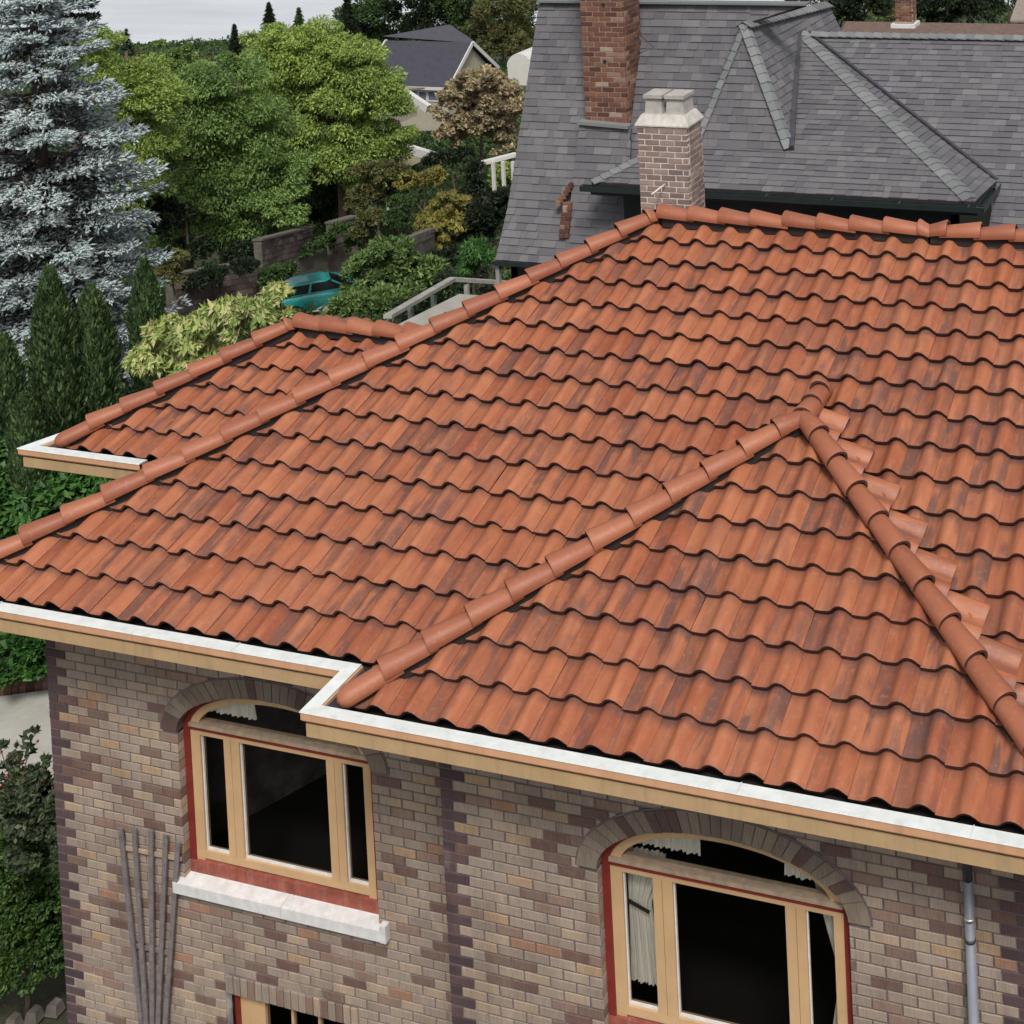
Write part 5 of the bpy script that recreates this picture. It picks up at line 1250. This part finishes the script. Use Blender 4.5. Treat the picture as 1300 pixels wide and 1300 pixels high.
while x < Lc:
    p = A+d*x; q = A+d*(x+.085); mb = MB(); mb.hexa([tuple(v) for v in (p-[0,0,.2], q-[0,0,.2], q+nn*.21-[0,0,.2], p+nn*.21-[0,0,.2], p, q, q+nn*.21, p+nn*.21)]); mb.build('brick', M_REDBRICK, curb); x += .093
# driveway: a sheet that follows the ground
mb = MB(); prev = None
for (px0, px1, D) in ((380, 440, 55), (400, 470, 58), (418, 480, 62), (432, 484, 67), (446, 488, 73)):
    Pp = []
    for px in (px0, px1): q = at(px, 350, D); Pp.append((q[0], q[1], gz(q[0], q[1])+.06))
    if prev: mb.poly([prev[0], prev[1], Pp[1], Pp[0]])
    prev = Pp
o = mb.build('driveway', M_CONC); tag(o, kind='structure')
# handrail and slab
rail = empty('handrail', at(600, 380, 25), 'weathered grey wooden handrail on a pale slab behind the hip', 'railing')
pr_ = [at(492, 402, 22.6), at(574, 354.5, 25), at(645, 359, 26)]
for a, b in zip(pr_, pr_[1:]): mb = MB(); mb.bar(a, b, .14, .06); mb.build('rail', M_RAIL, rail)
for (x, y, D) in ((493, 402, 22.8), (521, 388, 23.6), (550, 372, 24.4), (592, 357, 25.2), (640, 360, 26)):
    p = at(x, y, D); mb = MB(); mb.bar((p[0], p[1], p[2]-.05), (p[0], p[1], p[2]-.95), .07, .07, up=(0, 1, 0)); mb.build('post', M_RAIL, rail)
a, b, c, d = at(505, 412, 22.3), at(583, 373, 24.6), at(650, 378, 25.2), at(650, 430, 22)
mb = MB(); P = [a, b, c, d]; mb.poly([tuple(p) for p in P]); mb.poly([(p[0], p[1], p[2]-.3) for p in P][::-1])
for i in range(4): j = (i+1) % 4; mb.poly([tuple(P[i]), (P[i][0], P[i][1], P[i][2]-3.5), (P[j][0], P[j][1], P[j][2]-3.5), tuple(P[j])])
mb.build('slab', M_CONC, rail)

# ------------------------------------------------------------------ teal car
def car():
    M_CARP = bpy.data.materials.new('teal car paint'); M_CARP.use_nodes = True; bs = M_CARP.node_tree.nodes['Principled BSDF']; bs.inputs['Base Color'].default_value = (.018, .33, .31, 1); bs.inputs['Roughness'].default_value = .3; bs.inputs['Coat Weight'].default_value = .6
    M_CG, _, bs2 = newmat('car glass'); bs2.inputs['Base Color'].default_value = (.02, .025, .03, 1); bs2.inputs['Roughness'].default_value = .06; bs2.inputs['Specular IOR Level'].default_value = 1
    M_TL = plain('tail lamp red', (.45, .02, .015), .3, .1, 9); M_TYRE = plain('tyre rubber', (.02, .02, .02), .8, .2, 9)
    c = at(411, 374, 60); zb = c[2]-.55; e = empty('parked_car', (c[0], c[1], zb), 'small teal hatchback parked beside the low stone wall', 'car'); ang = math.radians(42)
    ex = np.array([math.cos(ang), math.sin(ang), 0]); ey = np.array([-ex[1], ex[0], 0]); O = np.array([c[0], c[1], zb])
    T = lambda x, y, z: tuple(O+ex*x+ey*y+np.array([0, 0, z]))
    # lower body: sections along x, rounded
    sec = [(-1.9,.30,.66,.60),(-1.84,.24,.90,.70),(-1.6,.22,.98,.78),(-1.0,.20,.99,.80),(0,.20,.97,.81),(.8,.20,.94,.81),(1.25,.22,.88,.78),(1.7,.26,.74,.68),(1.88,.32,.58,.55)]
    mb = MB(); rings = []
    for (x, z0, z1, w) in sec:
        b = len(mb.v); rings.append(b)
        for (yy, zz_) in ((-w*.9,z0),(-w,z0+.12),(-w*1.02,(z0+z1)/2),(-w*.96,z1-.06),(-w*.84,z1),(0,z1+.02),(w*.84,z1),(w*.96,z1-.06),(w*1.02,(z0+z1)/2),(w,z0+.12),(w*.9,z0)): mb.v.append(T(x, yy, zz_))
    for a, b in zip(rings, rings[1:]):
        for k in range(10): mb.f.append((a+k, b+k, b+k+1, a+k+1)); mb.sm.append(True)
    for r_ in (rings[0], rings[-1]): mb.f.append(tuple(r_+k for k in range(11))); mb.sm.append(False)
    mb.build('body', M_CARP, e)
    # greenhouse
    def loft(secs, name, mat):
        mb = MB(); rr = []
        for (z, x0, x1, w) in secs:
            b = len(mb.v); rr.append(b)
            for (x, y) in ((x0, -w*.80), (x0+.06, -w), (x1-.2, -w), (x1, -w*.7), (x1, w*.7), (x1-.2, w), (x0+.06, w), (x0, w*.80)): mb.v.append(T(x, y, z))
        for a, b in zip(rr, rr[1:]):
            for k in range(8): mb.f.append((a+k, a+(k+1) % 8, b+(k+1) % 8, b+k)); mb.sm.append(False)
        mb.f.append(tuple(rr[-1]+k for k in range(8))); mb.sm.append(False); mb.build(name, mat, e)
    loft([(.93, -1.76, .95, .76), (1.30, -1.35, .25, .63)], 'window_glass', M_CG); loft([(1.302, -1.37, .27, .64), (1.36, -1.25, .10, .58), (1.38, -1.0, -.1, .46)], 'roof_panel', M_CARP)
    for sy in (-1, 1):
        for (xa, xb) in ((-1.72, -1.32), (-.62, -.52), (.93, .27)):
            mb = MB(); mb.bar(T(xa, sy*.765, .93), T(xb, sy*.645, 1.31), .07, .05); mb.build('pillar', M_CARP, e)
        mb = MB(); mb.bar(T(-1.76, sy*.775, .945), T(.95, sy*.775, .945), .03, .05); mb.build('pillar', M_CARP, e)
        mb = MB(); mb.hexa([T(-1.93, sy*.45, .62), T(-1.80, sy*.72, .62), T(-1.70, sy*.74, .62), T(-1.8, sy*.42, .62), T(-1.91, sy*.45, .84), T(-1.78, sy*.72, .84), T(-1.70, sy*.74, .84), T(-1.8, sy*.42, .84)]); mb.build('tail_lamp', M_TL, e)
        for x in (-1.2, 1.2): mb = MB(); mb.tube([T(x, sy*.62, .29), T(x, sy*.83, .29)], .29, 16); mb.build('wheel', M_TYRE, e)
    mb = MB(); mb.hexa([T(-1.97,-.7,.36),T(-1.97,.7,.36),T(-1.85,.72,.36),T(-1.85,-.72,.36),T(-1.95,-.7,.54),T(-1.95,.7,.54),T(-1.85,.72,.54),T(-1.85,-.72,.54)]); mb.build('bumper', M_CARP, e)
car()

# ------------------------------------------------------------------ houses beyond the garden
def gable(name, label, D, ridgeL, ridgeR, eave_y, depth, roofmat, wallmat, wallh, trim=True, windows=(), half=None):
    """gable-roofed house, ridge along X; ridge ends given in pixels at depth D"""
    A = at(*ridgeL, D); B = at(*ridgeR, D); z = (A[2]+B[2])/2; x0, x1 = A[0], B[0]; y = (A[1]+B[1])/2
    zE = at((ridgeL[0]+ridgeR[0])/2, eave_y, D-depth)[2]; e = empty(name, ((x0+x1)/2, y, zE-wallh), label, 'house')
    rf = MB()
    for s_ in (-1, 1): rf.hexa([(x0,y,z-.12),(x1,y,z-.12),(x1,y+s_*depth,zE-.12),(x0,y+s_*depth,zE-.12),(x0,y,z),(x1,y,z),(x1,y+s_*depth,zE),(x0,y+s_*depth,zE)])
    rf.build('roof', roofmat, e); w = MB(); i = .35
    w.box((x0+i, y-depth+i, zE-wallh), (x1-i, y+depth-i, zE-.13))
    for xx in (x0+i, x1-i): w.poly([(xx, y-depth+i, zE-.13), (xx, y+depth-i, zE-.13), (xx, y, z-.15)])
    w = w.build('wall', wallmat, e)
    if trim:
        t = MB()
        for xx in (x0, x1):
            for s_ in (-1, 1): t.bar((xx, y, z-.04), (xx, y+s_*depth, zE-.04), .08, .26)
        t.bar((x0, y-depth-.03, zE-.05), (x1, y-depth-.03, zE-.05), .1, .2); t.build('trim', M_TRIM, e)
    for (wx0, wx1, wz0, wz1) in windows:
        f_ = MB(); yy = y-depth+i-.03; f_.box((wx0, yy-.04, wz0), (wx1, yy+.02, wz1)); f_ = f_.build('window', M_TRIM, w)
        n = max(1, int(round((wx1-wx0)/.8)))
    return e, (x0, x1, y, z, zE)
e1, (x0, x1, yy, zz1, zE1) = gable('far_house', 'house with dark blue black roof and white trim beyond the garden', 104, (478, 50), (611, 55), 110, 3.4, M_FARROOF, M_CREAM, 3.2)
yf1 = yy-3.4+.35
for (pa, pb) in ((532, 541), (544, 556)):
    a = aty(pa, 116.5, yf1-.05); b = aty(pb, 127, yf1-.05); mb = MB(); mb.box((a[0]-.12, yf1-.06, b[2]-.12), (b[0]+.12, yf1+.01, a[2]+.12)); fr_ = mb.build('window', M_TRIM, e1)
    mb = MB(); mb.box((a[0], yf1-.075, b[2]), (b[0], yf1-.061, a[2])); mb.build('pane', plain('far pane', (.12, .14, .19), .15, .1, 3), e1)
P0, P1, P2 = at(485, 46, 107), at(571, 31, 110), at(606, 55, 107)
mb = MB(); mb.poly([tuple(P0), tuple(P2), tuple(P1)]); mb.poly([tuple(P1), tuple(P2), (P1[0]-1, P1[1]+4, P1[2]-2.4)]); mb.poly([tuple(P0), tuple(P1), (P1[0]-1, P1[1]+4, P1[2]-2.4)]); mb.build('roof', plain('slate far roof', (.06, .06, .075), .75, .2, 3, .3), e1)
e2, q2 = gable('porch_house', 'low house with long white fascias half hidden by the trees', 84, (470, 112), (516, 115), 132, 2.2, M_GREIGE, M_CREAM, 1.6, trim=False)
mb = MB(); mb.bar(at(505, 112, 80), at(544, 138, 79), .3, .42); mb.build('fascia', M_TRIM, e2)
mb = MB(); mb.bar(at(480, 177, 78), at(562, 202, 76), .3, .42); mb.bar(at(440, 160, 80), at(452, 175, 79), .3, .3); mb.build('fascia', M_TRIM, e2)
a = at(474, 190, 79); b = at(516, 214, 78); mb = MB(); mb.box((a[0], a[1], b[2]), (b[0], a[1]+1, a[2]-.3)); mb.build('wall', plain('yellow cream wall', (.55, .47, .32), .85, .15, 3), e2)
for x in (448, 462, 488): p = at(x, 165, 77.5); mb = MB(); mb.box((p[0]-.1, p[1], p[2]-5), (p[0]+.1, p[1]+.2, p[2]+.1)); mb.build('post', M_TRIM, e2)
e3 = empty('pergola', (*at(632, 240, 66)[:2], at(632, 250, 66)[2]), 'white wooden pergola beside the foot of the tan tree', 'pergola')
mb = MB(); mb.bar(at(612, 207, 66), at(655, 196, 67), .3, .16); mb.build('beam', M_TRIM, e3)
for x in (626, 638.5, 651): p = at(x, 205, 66); mb = MB(); mb.box((p[0]-.07, p[1]-.07, p[2]-1.6), (p[0]+.07, p[1]+.07, p[2])); mb.build('post', M_TRIM, e3)
c = at(659, 82, 104); e4 = empty('shed', (c[0], c[1], c[2]-1.5), 'small domed white shed between the tan tree and grey slope', 'shed'); mb = MB(); NS = 10
for i in range(NS):
    a, b = PI*i/NS, PI*(i+1)/NS; f_ = lambda t, y: (c[0]+1.0*math.cos(t), c[1]+y, c[2]-.2+1.0*math.sin(t)); mb.poly([f_(a, 0), f_(b, 0), f_(b, 2.5), f_(a, 2.5)])
mb.poly([(c[0]+1.0*math.cos(PI*i/NS), c[1], c[2]-.2+1.0*math.sin(PI*i/NS)) for i in range(NS+1)]); mb.box((c[0]-.95, c[1], c[2]-1.5), (c[0]+.95, c[1]+2.5, c[2]-.2)); mb.build('shell', M_TRIM, e4)
gable('far_house', 'greige gabled roof glimpsed left between the spruce and large tree', 92, (172, 84), (206, 86), 110, 2.6, M_GREIGE, M_CREAM, 3, trim=False)
gable('far_house', 'greige roof glimpsed through the top of the large green tree', 96, (252, 77), (322, 80), 118, 3.0, M_GREIGE, M_CREAM, 3, trim=True)
gable('far_house', 'long brown roof just behind the grey ridge at the right', 44, (1058, 19), (1420, 40), 66, 1.6, M_BROWNROOF, M_GREIGE, 3, trim=False)
gable('far_house', 'grey brown roof cut by the top right corner', 84, (1290, -8), (1420, -4), 27, 3.2, M_GREIGE, M_CREAM, 3, trim=False)
c = at(1148, 30, 42); e5 = empty('small_chimney', (c[0], c[1], c[2]-2), 'small brick chimney on a pale plate above the brown roof', 'chimney')
a = at(1136, 28, 42); b = at(1160, 28, 42); brick_stack(e5, a[0], b[0], c[1], c[1]+.5, c[2]-.0, c[2]+1.1, .2, .075, M_REDBRICK, M_MORTARR, 23, 'shaft')
mb = MB(); mb.box((a[0]-.12, c[1]-.1, c[2]-.12), (b[0]+.06, c[1]+.6, c[2]-.01)); mb.build('base_plate', M_STONE, e5)
# roof top details: stones and debris by the house corner
sb = MB(); rg = random.Random(12)
st = empty('edging_stone', atz(52, 1292, -5.15), 'grey stones at the foot of the left house corner', 'stone')
for k in range(3):
    p = atz(18+k*26, 1297-k*9, -5.12); m_ = .05+rg.random()*.03
    sb.hexa([(p[0]-m_, p[1]-m_, p[2]-.05), (p[0]+m_, p[1]-m_*.8, p[2]-.05), (p[0]+m_*.9, p[1]+m_, p[2]-.05), (p[0]-m_*.8, p[1]+m_, p[2]-.05), (p[0]-m_*.7, p[1]-m_*.7, p[2]+.05), (p[0]+m_*.7, p[1]-m_*.5, p[2]+.06), (p[0]+m_*.6, p[1]+m_*.7, p[2]+.05), (p[0]-m_*.5, p[1]+m_*.7, p[2]+.06)])
sb.build('stone', M_STONEW, st)
